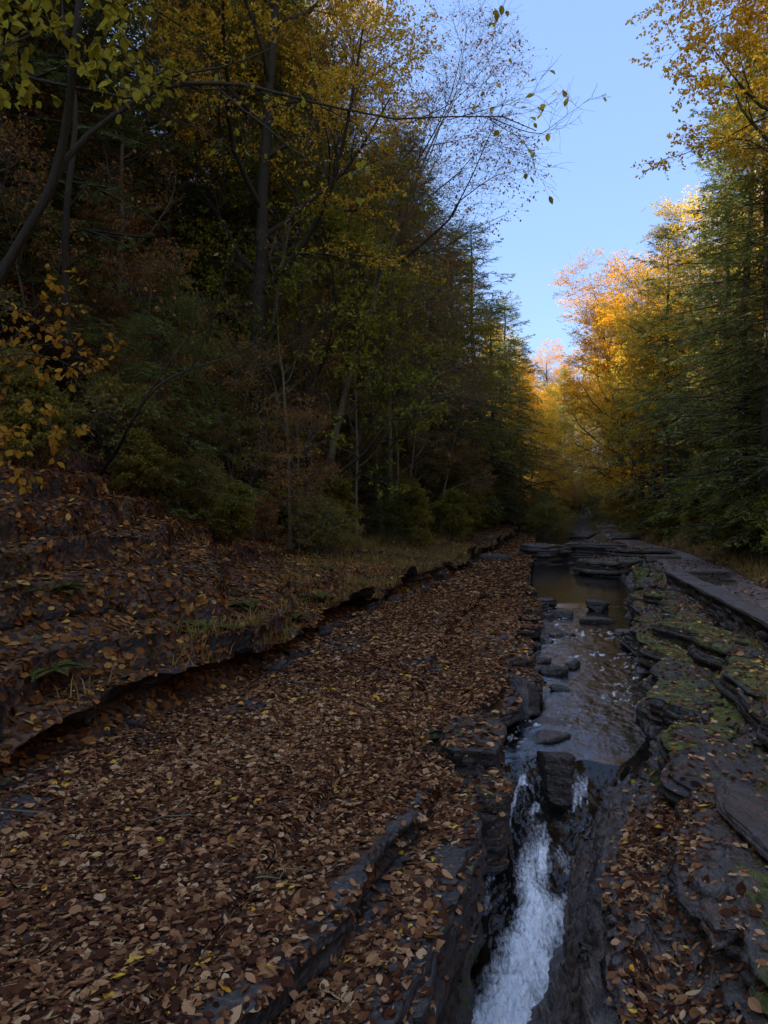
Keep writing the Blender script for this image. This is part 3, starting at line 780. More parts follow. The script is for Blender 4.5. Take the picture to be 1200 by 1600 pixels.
for i in range(26):
    Y = float(gr_.uniform(11.5, 21)); side_ = gr_.random() < .72
    x = float(xwl(Y)) + abs(gr_.normal(0, .38)) if side_ else float(xwr(Y)) - abs(gr_.normal(0, .3))
    sz = gr_.uniform(.07, .24)
    o = link('creek_stone', rock_mesh('creek_stone', (sz * gr_.uniform(.9, 1.5), sz * gr_.uniform(.7, 1.1), sz * .62), 300 + i, M_ROCKW if gr_.random() < .6 else M_STONE, .05), None,
             'small wet stone among many at the left margin of the riffle' if side_ else 'small wet stone among several at the right margin of the riffle', 'stone', 'small stones along the left riffle margin' if side_ else 'small stones along the right riffle margin', None, (x, Y, float(zw(Y)) + sz * .05))
    o.rotation_euler = (gr_.normal(0, .1), gr_.normal(0, .1), gr_.random() * 6.28)

# ------------------------------------------------------------------ dry stone wall and path steps
def box_stone(g, c, ax, sz, j=.12):
    """eight jittered corners of a rough stone; ax = (along, across)"""
    a = np.array([ax[0], ax[1], 0.0]); b = np.array([-ax[1], ax[0], 0.0]); u = np.array([0, 0, 1.0])
    V = []
    for sx in (-1, 1):
        for sy in (-1, 1):
            for s_ in (-1, 1):
                k = 1 + g.normal(0, j, 3)
                V.append(c + a * sx * sz[0] * .5 * k[0] + b * sy * sz[1] * .5 * k[1] + u * s_ * sz[2] * .5 * k[2])
    Q = np.array([[0, 1, 3, 2], [4, 6, 7, 5], [0, 4, 5, 1], [2, 3, 7, 6], [0, 2, 6, 4], [1, 5, 7, 3]])
    return np.array(V), Q


def smooth_bevel(o, w):
    b = o.modifiers.new('bevel', 'BEVEL'); b.width = w; b.segments = 2


def stone_wall():
    g = np.random.default_rng(5); st, caps = [], []
    root = link('stone_wall', None, None, 'low dry laid stone wall with flat caps edging the footpath', 'stone wall', None, None, (7.5, 20.4, 0))
    runs = []
    ys = np.arange(4.5, 20.5, .05); runs.append(np.stack([xw(ys) + .12, ys], -1))
    e = runs[0][-1]; runs.append(np.stack([np.linspace(e[0] + .1, e[0] + 1.55, 30), np.linspace(e[1] + .05, e[1] + .35, 30)], -1))
    for ri, line in enumerate(runs):
        seg = np.linalg.norm(np.diff(line, axis=0), axis=1); s = np.concatenate([[0], np.cumsum(seg)])
        tot = s[-1]
        zb0 = (lambda x, y: min(gz(x - .35, y), .12) - .15) if ri == 0 else (lambda x, y: .05)
        z = -.42
        while z < .50:
            hgt = g.uniform(.045, .11); u = g.uniform(0, .2)
            if z + hgt > .5: hgt = .5 - z
            while u < tot:
                L = g.uniform(.14, .46); m = min(u + L / 2, tot)
                x, y = np.interp(m, s, line[:, 0]), np.interp(m, s, line[:, 1])
                i = min(np.searchsorted(s, m), len(line) - 1); d = nrm((line[min(i + 1, len(line) - 1)] - line[max(i - 1, 0)])[None])[0]
                if z + hgt > zb0(x, y):
                    off = g.normal(0, .025)
                    st.append(box_stone(g, np.array([x + off, y, z + hgt / 2]), d, (L * .97, .34 + g.uniform(-.04, .05), hgt * .93), .05))
                u += L
            z += hgt
        u = 0
        while u < tot - .1:
            L = min(g.uniform(.55, 1.1), tot - u); m = u + L / 2
            x, y = np.interp(m, s, line[:, 0]), np.interp(m, s, line[:, 1])
            i = min(np.searchsorted(s, m), len(line) - 1); d = nrm((line[min(i + 1, len(line) - 1)] - line[max(i - 1, 0)])[None])[0]
            caps.append(box_stone(g, np.array([x, y, .50 + .036 + g.normal(0, .006)]), d, (L * .985, .46, .07), .02))
            u += L
    V, Q = join(st)
    me = mesh('stonework', V, Q, M_STONE, False, {'moss': ('POINT', np.full(len(V), .25))}); o = link('stonework', me, root); o.matrix_parent_inverse.identity()
    o.location = (-7.5, -20.4, 0); smooth_bevel(o, .012)
    for V, Q in caps:
        me = mesh('capstone', V, Q, M_STONE, False, {'moss': ('POINT', np.full(len(V), .12))}); o = link('capstone', me, root); o.location = (-7.5, -20.4, 0); smooth_bevel(o, .015)


stone_wall()
g5 = np.random.default_rng(77)
for i, (px, py, Y, w, ln, lab) in enumerate([(985, 833, 48, 2.3, 2.6, 'wide pale stone slab bridging the path at the far bend'), (950, 822, 60, 1.8, 3.0, 'narrow stone slab step farthest up the path'),
                                        (1035, 868, 31, 1.3, .9, 'flat edging slab between the path and the mossy rocks')]):
    p = at(px, py, Y); V, Q = box_stone(g5, np.zeros(3), (.25, .97), (ln, w, .22), .05)
    o = link('stone_step', mesh('stone_step', V, Q, M_STONE, False, {'moss': ('POINT', np.full(8, .05))}), None, lab, 'stone step', 'stone slabs set along the footpath', None, (p[0], p[1], p[2] - .1)); smooth_bevel(o, .03)

# ------------------------------------------------------------------ leaf litter
FA = None


def scatter(g, a, b, Y0, Y1, n, dens=None, minup=.35):
    """n random points on the ground between two section controls"""
    i, j = COLI[a], COLI[b]
    rows = np.where((Yr[:-1] >= Y0) & (Yr[1:] <= Y1))[0]; r0, r1 = rows[0], rows[-1] + 1
    A = P3[r0:r1, i:j]; B = P3[r0 + 1:r1 + 1, i:j]; C = P3[r0:r1, i + 1:j + 1]
    area = np.linalg.norm(np.cross(B - A, C - A), axis=-1)
    nz = N3[r0:r1, i:j]
    w = area * (nz[..., 2] > minup)
    if dens is not None: w = w * dens(A[..., 0], A[..., 1])
    w = w.ravel(); cdf = np.cumsum(w)
    k = np.searchsorted(cdf, g.random(n) * cdf[-1]); k = np.minimum(k, len(w) - 1)
    u = g.random(n)[:, None]; v = g.random(n)[:, None]
    D = P3[r0 + 1:r1 + 1, i + 1:j + 1].reshape(-1, 3)
    A = A.reshape(-1, 3)[k]; B = B.reshape(-1, 3)[k]; C = C.reshape(-1, 3)[k]; D = D[k]
    return (A * (1 - u) + B * u) * (1 - v) + (C * (1 - u) + D * u) * v, nz.reshape(-1, 3)[k]


def on_rocks(g, objs, dens):
    ps, ns = [], []
    bpy.context.view_layer.update()
    for o in objs:
        M = np.array(o.matrix_world); me = o.data
        V = np.array([v.co[:] for v in me.vertices]) @ M[:3, :3].T + M[:3, 3]; me.calc_loop_triangles(); Fc = np.array([p.vertices[:] for p in me.loop_triangles])
        a, b, c = V[Fc[:, 0]], V[Fc[:, 1]], V[Fc[:, 2]]; n = np.cross(b - a, c - a); ar = np.linalg.norm(n, axis=1) / 2; n = nrm(n)
        w = ar * (n[:, 2] > .75); m = int(dens * w.sum()) + 1
        k = g.choice(len(w), m, p=w / w.sum()); u, v = g.random((2, m, 1)); fl = (u + v) > 1; u = np.where(fl, 1 - u, u); v = np.where(fl, 1 - v, v)
        ps.append(a[k] + (b[k] - a[k]) * u + (c[k] - a[k]) * v); ns.append(n[k])
    return np.concatenate(ps), np.concatenate(ns)


def litter(name, specs, mat, label, seed, full_to=10.5, rocks=None):
    """specs: (a, b, Y0, Y1, n, size, density fn)"""
    g = np.random.default_rng(seed); Vs, tri, quad, rn, off = [], [], [], [], 0
    for a, b, Y0, Y1, n, size, dens in specs:
        if a in ('rocks', 'slabs'):
            if a == 'slabs': rocks = [o for o in COL.objects if o.name.startswith('slab_rock') and o.location.y > 25]
            pos, nor = on_rocks(g, rocks, dens); n = len(pos)
        else:
            pos, nor = scatter(g, a, b, Y0, Y1, n, dens, .15 if a in ('mid', 'crest', 'ft') else .35)
        nor = nrm(nor + g.normal(0, .2, nor.shape)); th = g.random(n) * 6.283
        d = np.stack([np.cos(th), np.sin(th), 0 * th], -1); d = nrm(d - nor * (d * nor).sum(-1, keepdims=True))
        ln = size * g.uniform(.45, 1.25, n) ** 1.2 * np.where(g.random(n) < .08, 1.35, 1); wd = ln * np.where(g.random(n) < .2, g.uniform(.3, .45, n), g.uniform(.48, .78, n))
        pos = pos + nor * g.uniform(.002, .022, n)[:, None] - d * (ln * .5)[:, None]
        r = np.clip(g.beta(1.05, 1.5, n) + .12 * fbm(pos[:, 0] * .8, pos[:, 1] * .8, 33, 2), 0, 1)
        r = np.where(g.random(n) < .015, g.uniform(.95, 1, n), r * .95)
        if Y0 < full_to:
            V, (t, q) = leaf_full(pos, d, nor, ln, wd, g, .22)
            tri.append(t + off); quad.append(q + off); rn.append(np.repeat(r, 11))
        else:
            V, q = leaf_quads(pos, d, nor, ln, wd); quad.append(q + off); rn.append(np.repeat(r, 4))
        Vs.append(V); off += len(V)
    fs = ([np.concatenate(tri)] if tri else []) + [np.concatenate(quad)]
    me = mesh(name, np.concatenate(Vs), fs, mat, False, {'rnd': ('POINT', np.concatenate(rn))})
    return link(name, me, None, label, 'fallen leaves', None, 'stuff')


def d_ledge(x, y):
    return np.clip(1.25 - 1.0 * sstep(.1, .6, fbm((x - .25 * y) * 1.4, y * .8, 74, 3)) - .5 * sstep(.3, .02, np.abs(x - xc(y))) - .8 * near(y, 6.5, 8) * sstep(.16, .03, np.abs(x - crk(y) + .04)) - .9 * crackf(x, y), .05, 2)


litter('fallen_leaves', [('bb', 'ce', 2.2, 6, 18000, .067, d_ledge), ('bb', 'ce', 2.2, 8, 12000, .03, d_ledge), ('bb', 'ce', 6, 10.4, 30000, .070, d_ledge), ('bb', 'ce', 10.5, 20, 44000, .080, d_ledge), ('bb', 'ce', 20, 60, 26000, .16, None), ('rocks', '', 0, 0, 0, .085, 330), ('slabs', '', 0, 0, 0, .13, 28)], M_LITTER, 'brown and tan fallen leaves carpeting the flat ledge left of creek', 21, rocks=[o for o in COL.objects if o.name.startswith('rock_block')][:2] + [o for o in COL.objects if o.name.startswith(('shale_rock', 'bank_stone'))])
litter('bank_leaves', [('ft', 'bb', 3, 10.4, 13000, .10, None), ('ft', 'bb', 10.5, 22, 22000, .11, None), ('ft', 'bb', 22, 60, 14000, .17, None), ('mid', 'ft', 3, 26, 30000, .17, None), ('mid', 'ft', 26, 90, 30000, .26, None), ('crest', 'mid', 3, 80, 16000, .3, None)], M_LITTER2, 'dull brown leaf litter on the undercut bank and wooded slope', 22)


def d_shelf(x, y):
    return np.clip(sstep(-.1, .45, fbm((x - .25 * y) * 1.7, y * .8, 93, 3)) + .12, 0, 2) * sstep(.0, .35, x - xs0(y) + .1)


litter('shelf_leaves', [('s0', 'wb', 2.4, 10.4, 12500, .066, d_shelf), ('s0', 'wb', 2.4, 8, 5000, .03, None), ('s0', 'wb', 10.5, 24, 4500, .09, None), ('s0', 'wb', 24, 70, 3000, .14, None), ('wb', 'rf', 8, 30, 3000, .10, None), ('pr', 'rm', 8, 70, 16000, .2, None), ('rocks', '', 0, 0, 0, .07, 150)], M_LITTER, 'scattered brown leaves on the wet shelf and path right of creek', 23, rocks=[o for o in COL.objects if o.name.startswith('mossy_rock')])


# ------------------------------------------------------------------ trees
def wood(parts, S_=5):
    return join([tubes(p, r, s) for p, r, s in parts])


def build_tree(name, seed, kind, label=None, cat='tree', group=None, **kw):
    """returns a root Empty with children trunk, branches, crown; stands at the origin"""
    g = np.random.default_rng(seed)
    H = kw.get('H', 16.0); r0 = kw.get('r', H * .013)
    lean = kw.get('lean', (.0, .0))
    n0 = 12
    z = np.linspace(0, 1, n0)
    trunk = np.stack([lean[0] * H * z ** 1.6 + .02 * H * np.cumsum(g.normal(0, .25, n0)) * z, lean[1] * H * z ** 1.6 + .02 * H * np.cumsum(g.normal(0, .25, n0)) * z, z * H - .4], -1)[None]
    tr = r0 * ((1 - z) ** .8 * .95 + .05) * (1 + .55 * np.exp(-z * 18)); tr = tr[None]
    root = link(name, None, None, label, cat, group)
    bm = kw.get('bark', M_BARKD)
    if kind == 'hemlock':
        nb = kw.get('nb', 150); lo = kw.get('lo', .14); spread = kw.get('spread', .21)
        b1, q1 = grow(g, trunk, tr, nb, lo, .99, lambda t: 98 - 45 * np.clip((t - .55) / .45, 0, 1), lambda t: H * spread * np.minimum((1.02 - t) ** .62, .40 + t * 1.4) + .35, 7, -.035, .06, .22, lv=.45, rmin=.006)
        b2, q2 = grow(g, b1, q1, 13, .12, .99, 58, lambda t: .1 * H * spread * 2.2 * (1.05 - t) + .22, 5, -.06, .10, .45, flat=1, rmin=.004)
        parts = [(b1, q1, 4), (b2, q2, 3)]
        ns = kw.get('ns', 13)
        tw_, qw = np.concatenate([b2]), np.concatenate([q2])
        idx = np.repeat(np.arange(len(tw_)), ns); t = (np.tile(np.arange(ns), len(tw_)) + g.random(len(idx))) / ns
        pos, T, _ = samp(tw_, qw, idx, t)
        side = np.cross(T, np.array([0, 0, 1.0])); side = nrm(side) * np.where(np.arange(len(idx)) % 2 == 0, 1, -1)[:, None]
        d = nrm(T * .75 + side * .75 + np.array([0, 0, -.12]) + g.normal(0, .18, T.shape))
        nor = nrm(np.array([0, 0, 1.0]) + g.normal(0, .35, T.shape))
        ln = g.uniform(.10, .24, len(idx)) * kw.get('leaf', 1.0) * (1.15 - .5 * t); wd = ln * .30
        cm = leaf_mesh('crown', pos, d, nor, ln, wd, kw.get('leafmat', M_HEM), g)
    else:
        n1, n2, n3, n4 = kw.get('n', (14, 8, 6, 5)); lo = kw.get('lo', .3); sp = kw.get('spread', .36)
        b1, q1 = grow(g, trunk, tr, n1, lo, .99, kw.get('ang', 58), lambda t: H * sp * (1.12 - t) ** .6, 8, kw.get('up', .05), .13, .5, rmin=.012)
        b2, q2 = grow(g, b1, q1, n2, .22, .99, 48, lambda t: H * sp * .48 * (1.15 - t), 6, .03, .16, .5, rmin=.007)
        b3, q3 = grow(g, b2, q2, n3, .2, .99, 46, lambda t: H * sp * .24 * (1.2 - t * .7), 5, .01, .17, .5, flat=1, rmin=.004)
        b4, q4 = grow(g, b3, q3, n4, .15, .99, 45, lambda t: H * sp * .10 * (1.3 - t * .6), 3, -.02, .15, .6, flat=1, rmin=.0028)
        parts = [(b1, q1, 5), (b2, q2, 4), (b3, q3, 3), (b4, q4, 3)]
        nl = kw.get('nl', 8)
        idx = np.repeat(np.arange(len(b4)), nl)
        keep = g.random(len(b3))[np.arange(len(b4)) // n4] < kw.get('cover', .9)
        t = g.uniform(.2, 1.0, len(idx)); pos, T, _ = samp(b4, q4, idx, t)
        sel = keep[idx] & (g.random(len(idx)) < kw.get('fill', 1.0)); pos, T = pos[sel], T[sel]
        pos = pos + g.normal(0, .03, pos.shape)
        d = nrm(T * .5 + g.normal(0, .6, T.shape) + np.array([0, 0, -.3])); nor = nrm(np.array([0, 0, .9]) + g.normal(0, .5, T.shape))
        ln = g.uniform(.7, 1.25, len(pos)) * kw.get('leaf', .1); wd = ln * .66
        clump = vn(pos[:, 0] * .5 + pos[:, 2] * .4, pos[:, 1] * .5 - pos[:, 2] * .3, seed)
        rnd = np.clip(.6 * g.random(len(pos)) + .55 * clump - .08, 0, 1)
        cm = leaf_mesh('crown', pos, d, nor, ln, wd, kw.get('leafmat', M_GOLD), g, kw.get('full', False), rnd)
    V, Q = tubes(trunk, tr, 9); V += nrm(V - np.repeat(trunk[0], 9, 0)) * (.02 * fbm(V[:, 0] * 9 + V[:, 2], V[:, 1] * 9, seed, 2))[:, None]
    link('trunk', mesh('trunk', V, Q, bm), root)
    V, Q = wood(parts); link('branches', mesh('branches', V, Q, kw.get('twig', bm)), root)
    link('crown', cm, root)
    return root


PROTO = {
    'hem_a': build_tree('hemlock_tree', 101, 'hemlock', H=20, nb=165, lo=.05, spread=.24, ns=14, cat='hemlock'),
    'hem_b': build_tree('hemlock_tree', 102, 'hemlock', H=22, nb=165, lo=.12, spread=.20, ns=14, lean=(.04, .02), cat='hemlock'),
    'hem_c': build_tree('hemlock_tree', 103, 'hemlock', H=12, nb=120, lo=.06, spread=.26, cat='hemlock'),
    'broad_a': build_tree('maple_tree', 111, 'broad', H=17, n=(20, 8, 6, 5), lo=.16, nl=13, leaf=.088, lean=(.06, 0), cat='tree'),
    'broad_b': build_tree('maple_tree', 112, 'broad', H=20, n=(19, 8, 6, 5), lo=.30, spread=.34, nl=13, leaf=.088, lean=(-.05, .05), cat='tree'),
    'broad_c': build_tree('maple_tree', 113, 'broad', H=11, n=(18, 7, 6, 5), lo=.08, spread=.46, nl=8, lean=(.1, -.1), cat='tree'),
    'high': build_tree('maple_tree', 114, 'broad', H=19, n=(17, 8, 6, 5), lo=.52, spread=.30, nl=12, leaf=.10, lean=(-.06, 0), leafmat=M_ORANGE, cat='tree'),
    'thin': build_tree('bare_tree', 121, 'broad', H=13, n=(14, 8, 6, 4), lo=.25, spread=.36, leaf=.07, nl=4, fill=.45, cover=.7, r=.10, lean=(.18, -.05), leafmat=M_RUST, twig=M_TWIG, bark=M_TWIG, cat='bare tree'),
    'sapling': build_tree('sapling', 131, 'broad', H=4.6, n=(11, 6, 5, 4), lo=.15, spread=.55, leaf=.075, nl=4, fill=.8, cover=.8, r=.03, lean=(.12, -.1), leafmat=M_RUST, twig=M_TWIG, bark=M_TWIG, cat='sapling'),
    'shrub': build_tree('shrub', 141, 'broad', H=2.4, n=(18, 6, 5, 4), lo=.04, spread=.6, leaf=.10, nl=6, r=.02, up=.08, ang=42, leafmat=M_YGREEN, cat='shrub'),
    'bush': build_tree('bush', 145, 'broad', H=1.7, n=(22, 6, 5, 4), lo=.02, spread=.95, leaf=.085, nl=3, fill=.75, r=.016, up=.05, ang=50, leafmat=M_RUST, twig=M_TWIG, bark=M_TWIG, cat='bush'),
    'lowhem': build_tree('young_hemlock', 151, 'hemlock', H=3.6, nb=46, lo=.06, spread=.48, leaf=.55, ns=13, r=.045, cat='young hemlock'),
}
USED = set()
DEFM = {k: [c for c in r.children if c.name.startswith('crown')][0].material_slots[0].material for k, r in PROTO.items()}


def plant(kind, x, Y, s=1.0, rz=None, leaf=None, label=None, group=None, tilt=(0, 0), dz=0.0):
    g = np.random.default_rng(int(abs(x * 131 + Y * 977)) + 5)
    rz = g.random() * 6.283 if rz is None else rz
    loc = (x, Y, gz(x, Y) + dz)
    leaf = leaf or DEFM[kind]
    mats = {'crown': leaf}
    root = PROTO[kind]
    if kind not in USED:
        USED.add(kind)
        root.location = loc; root.rotation_euler = (tilt[0], tilt[1], rz); root.scale = (s,) * 3
        if label: root['label'] = label
        if group: root['group'] = group
        root['own'] = 1 if label else 0
        if mats:
            for ch in root.children:
                if ch.name.split('.')[0] == 'crown': ch.material_slots[0].link = 'OBJECT'; ch.material_slots[0].material = leaf
        return root
    r = copy_thing(root, loc, rz, s, mats, label, group, tilt)
    r['own'] = 1 if label else 0
    return r


def L(kind, Y, lat, s=1.0, leaf=None, label=None, rz=None, tilt=(0, 0)):      # left slope: lat metres uphill from the bank edge
    return plant(kind, float(xb(Y)) - lat, Y, s, rz, leaf, label, 'trees on the slope left of the creek', tilt)


def R(kind, Y, lat, s=1.0, leaf=None, label=None, rz=None, tilt=(0, 0)):      # right slope: lat metres uphill from the wall line
    return plant(kind, float(xw(Y)) + lat, Y, s, rz, leaf, label, 'trees on the slope right of the footpath', tilt)


exec_trees = []
# ---- left slope
L('hem_a', 16, 7.5, 1.0, None, 'dark hemlock nearest on left slope behind the leaning limb tree')
L('hem_b', 20, 10, 1.05, None, 'tall hemlock with bare lower trunk high on the left slope')
L('hem_b', 27, 8.0, 1.0, None, 'tall dark hemlock rising beside the vine wrapped trunk', 1.0)
L('hem_a', 33, 9.5, 1.0, None, 'dark hemlock behind the gold maple on left slope')
L('hem_a', 38.5, 4.4, .95, M_HEM, 'dark hemlock at the left edge of the sky gap')
L('hem_a', 55, 2.8, 1.08, M_HEM, 'tall dark hemlock highest at the left edge of the sky gap')
L('hem_a', 66, 1.4, .98, M_HEM, 'dark hemlock stepping down the left side of the sky gap')
plant('hem_c', 11.6, 71, 1.45, None, M_HEM, None, 'trees on the slope left of the creek')
plant('hem_a', 14.0, 79, .86, None, M_HEML, None, 'trees on the slope left of the creek')
L('hem_c', 48, 3.2, 1.5, M_HEM)
L('hem_c', 43, 3.8, 1.4, None, 'broad dark hemlock filling the left skyline')
L('hem_a', 56, 1.6, .82, M_HEML, 'sun tipped hemlock on the left skyline')
L('hem_c', 64, 1.6, 1.25, M_HEM, 'farther hemlock near the bend on the left')
L('broad_b', 22, 4.9, 1.0, M_GOLD, 'gold leaved maple leaning from left slope at the top of the view', 3.4)
L('broad_a', 26, 7.5, .9, M_OLIVE, 'olive maple behind the leaning gold maple', 0.2)
L('broad_b', 36, 11, 1.0, M_GOLD, 'gold crown high up among the left hemlocks')
L('broad_c', 31, 5.6, 1.0, M_YGREEN, 'yellow green understory maple in the middle of left slope', .3)
L('broad_c', 24, 8.2, .9, M_YGREEN, 'yellow green understory maple under the gold maple', 2.0)
L('broad_a', 50, 4.5, .7, M_OLIVE, 'olive leaved tree over the left bank before the bend')
L('broad_c', 42, 4.4, 1.0, M_OLIVE, 'olive brown leaved tree leaning over the far left bank', .4)
L('broad_a', 66, .6, .8, M_GOLD, 'gold tree at the foot of left slope near the bend')
L('thin', 30, 4.6, 1.15, M_RED, 'thin bare tree with red brown leaves against the sky', -.1)
L('thin', 23, 5.2, .95, M_RUST, 'thin many stemmed bare tree above the dark undercut', 1.2)
L('thin', 36, 4.8, 1.0, M_RUST, 'bare twiggy tree over the grass at the bank', .2)
L('thin', 45, 4.2, .9, M_RUST, 'bare twiggy tree farther along the left bank', .6)
L('thin', 19, 6.8, .8, M_RUST, 'bare twiggy tree halfway up the near left slope', 2.2)
L('broad_b', 14, 9.5, .9, M_OLIVE, 'olive crowned tree at left edge of the view')
L('hem_c', 12.5, 8.5, 1.1, None, 'low branched hemlock at far left behind yellow leaves')
L('hem_b', 29, 14, 1.0, None, 'hemlock trunk high up the left slope beneath sky glints')
L('hem_a', 24, 15, 1.0, None, 'hemlock uphill from the others at upper left')
L('broad_b', 48, 12, 1.1, M_GOLD, 'gold crown behind the skyline hemlocks left of the gap')
for i, (Y, lat, s, lf) in enumerate([(17, 5.0, .9, M_RUST), (20.5, 4.6, 1.0, M_OLIVE), (25, 4.9, 1.1, M_RUST), (28, 4.4, 1.1, M_RUST), (32, 4.3, 1.1, M_OLIVE), (37, 4.2, 1.2, M_RUST), (40, 3.6, 1.0, M_OLIVE), (47, 3.4, 1.2, M_RUST), (53, 3.2, 1.3, M_GOLD), (14.5, 5.8, .8, M_RUST), (34.5, 6.0, 1.2, M_YGREEN), (58, 3.4, 1.4, M_RUST)]):
    L('sapling', Y, lat, s, lf)
# ---- right slope
R('hem_a', 28, 2.9, .88, M_HEML, 'large dark hemlock dominating the right slope', .3)
R('hem_b', 34.5, 3.2, .9, M_HEML, 'pale sunlit hemlock top beside the sky right of gap')
R('hem_b', 23, 7.5, .9, M_HEM, 'dark hemlock with straight trunk near right edge')
R('hem_c', 38, 4.6, 1.3, M_HEM, 'dark hemlock low beside the bend on the right')
R('hem_a', 41, 2.3, .82, M_HEML, 'sunlit green hemlock further up the right slope')
R('broad_a', 21, 9.5, 1.0, M_YELLOW, 'yellow leaved tree uphill at the right edge', 2.0)
R('broad_b', 27, 9.0, .95, M_YELLOW, 'yellow crown behind the large hemlock on right')
R('broad_a', 34, 9.0, .95, M_ORANGE, 'bright orange tree behind the sunlit hemlock')
R('broad_a', 42, 4.4, .9, M_YELLOW, 'sunlit yellow tree beside the sky on the right')
R('broad_b', 52, 3.2, .78, M_YELLOW, 'sunlit yellow tree just right of the sky gap')
R('broad_c', 47, 3.2, 1.0, M_OLIVE, 'olive tree hanging over the far path')
R('broad_c', 33, 6.2, .8, M_OLIVE, 'olive leaved tree under the right hemlocks')
R('broad_a', 60, 2.4, .8, M_YELLOW, 'far sunlit yellow tree right of the gap')
R('thin', 24, 5.4, .85, M_RUST, 'bare twiggy tree leaning under the right hemlock', 2.5)
R('thin', 36, 5.0, .8, M_RUST, 'bare twiggy tree above the far path', 2.9)
for i, (Y, lat, s, lf) in enumerate([(18, 3.6, .9, M_YGREEN), (21, 3.7, 1.0, M_YGREEN), (24, 3.3, .9, M_YGREEN), (27, 3.0, .9, M_OLIVE), (31, 2.8, .9, M_OLIVE), (35, 2.4, .9, M_OLIVE), (40, 2.1, .9, M_OLIVE), (46, 1.8, .9, M_OLIVE), (15, 3.7, .8, M_OLIVE), (22.5, 4.7, 1.1, M_YELLOW), (28.5, 4.2, 1.1, M_YGREEN), (52, 1.7, 1.0, M_OLIVE)]):
    R('shrub', Y, lat, s, lf)
# ---- the bend: trees closing the view
for i, (x, Y, k, s, lf) in enumerate([(14.5, 76, 'broad_a', .9, M_GOLD), (16.5, 84, 'broad_b', .85, M_ORANGE), (23.5, 72, 'broad_a', .85, M_ORANGE), (25, 80, 'hem_a', .85, M_HEML), (20.5, 90, 'hem_b', .95, M_HEML), (27, 78, 'broad_b', .95, M_ORANGE),
                                       (29, 88, 'broad_a', 1.1, M_ORANGE), (16, 94, 'broad_b', 1.0, M_ORANGE), (24, 98, 'broad_a', 1.1, M_ORANGE), (12, 84, 'hem_a', .95, M_HEM), (18, 80, 'broad_c', .8, M_OLIVE), (22.5, 82, 'broad_c', 1.1, M_OLIVE), (21, 100, 'broad_b', 1.1, M_ORANGE),
                                       (18.5, 102, 'broad_a', 1.0, M_ORANGE), (27, 104, 'broad_b', 1.1, M_ORANGE), (13, 100, 'broad_a', 1.1, M_GOLD), (32, 96, 'broad_b', 1.2, M_YELLOW), (24, 66, 'broad_c', 1.0, M_OLIVE), (22.4, 60, 'broad_b', .7, M_YELLOW), (23, 112, 'hem_a', 1.0, M_HEML), (17, 112, 'broad_b', 1.1, M_YELLOW), (30, 112, 'broad_a', 1.2, M_ORANGE), (19.8, 84, 'broad_c', 1.2, M_OLIVE), (17.0, 88, 'broad_c', 1.3, M_OLIVE), (21.5, 90, 'broad_c', 1.3, M_OLIVE), (25.5, 88, 'broad_c', 1.3, M_OLIVE), (14, 86, 'broad_c', 1.3, M_RUST), (19, 96, 'broad_c', 1.4, M_YELLOW), (23, 102, 'broad_c', 1.5, M_ORANGE), (16, 104, 'broad_c', 1.5, M_GOLD), (19, 80, 'bush', 1.8, M_RUST), (21, 78, 'bush', 1.8, M_OLIVE), (17, 82, 'bush', 2.0, M_RUST), (22.5, 84, 'bush', 2.2, M_OLIVE), (19.5, 90, 'bush', 2.4, M_GOLD), (24, 76, 'bush', 1.8, M_OLIVE), (19.5, 76, 'sapling', 1.6, M_RUST), (15.5, 74, 'sapling', 1.6, M_RUST), (18, 92, 'hem_c', .8, M_HEM), (22, 92, 'hem_c', .9, M_HEM)]):
    plant(k, x, Y, s * (.74 if k[0] in 'bh' and k != 'bush' else 1), None, lf, None, 'trees closing the view at the bend')

# ------------------------------------------------------------------ trees that fill both slopes
gf = np.random.default_rng(404)


def fill(side, Ys, lats, pick):
    for Y in Ys:
        for lat in lats:
            y = Y + gf.uniform(-2.2, 2.2); la = lat + gf.uniform(-1.8, 1.8)
            k, lf = pick[gf.integers(len(pick))]
            s = gf.uniform(.75, 1.1)
            (L if side < 0 else R)(k, y, la, s, lf)


HM = [('hem_a', M_HEM), ('hem_b', M_HEM), ('hem_c', M_HEM)]
fill(-1, np.arange(9, 56, 2.6), [5.6], [('bush', M_RUST), ('bush', M_OLIVE), ('bush', M_RUST), ('shrub', M_OLIVE)])
fill(-1, np.arange(10, 50, 3.4), [8.2], [('bush', M_RUST), ('bush', M_OLIVE), ('sapling', M_RUST)])
fill(-1, np.arange(20, 62, 2.7), [2.6], [('bush', M_RUST), ('sapling', M_RUST), ('bush', M_OLIVE), ('shrub', M_OLIVE)])
fill(-1, np.arange(24, 60, 5), [4.2], [('thin', M_RUST), ('broad_c', M_YGREEN), ('thin', M_GOLD)])
fill(-1, np.arange(26, 80, 3.6), [4.0], [('bush', M_RUST), ('sapling', M_RUST), ('bush', M_GOLD), ('lowhem', M_HEM)])
fill(1, np.arange(14, 84, 4.0), [4.6], [('bush', M_OLIVE), ('shrub', M_YGREEN), ('lowhem', M_HEM), ('bush', M_YGREEN)])
fill(-1, [34, 41, 49, 58, 68, 78], [6.5], [('hem_a', M_HEM), ('broad_c', M_RUST), ('broad_a', M_OLIVE)])
fill(-1, [32, 39, 47, 57, 67], [10.5], [('hem_a', M_HEM), ('hem_c', M_HEM)])
R('broad_a', 63, 1.5, .95, M_YELLOW, 'sunlit yellow crown leaning over the far creek at right of gap')
R('broad_b', 56, 2.2, .85, M_GOLD, 'sunlit deep gold crown over the far path at right of gap')
R('broad_a', 50, 2.1, .98, M_ORANGE, 'orange tree leaning left over the far path beside the sky', 1.2, (0, -.16))
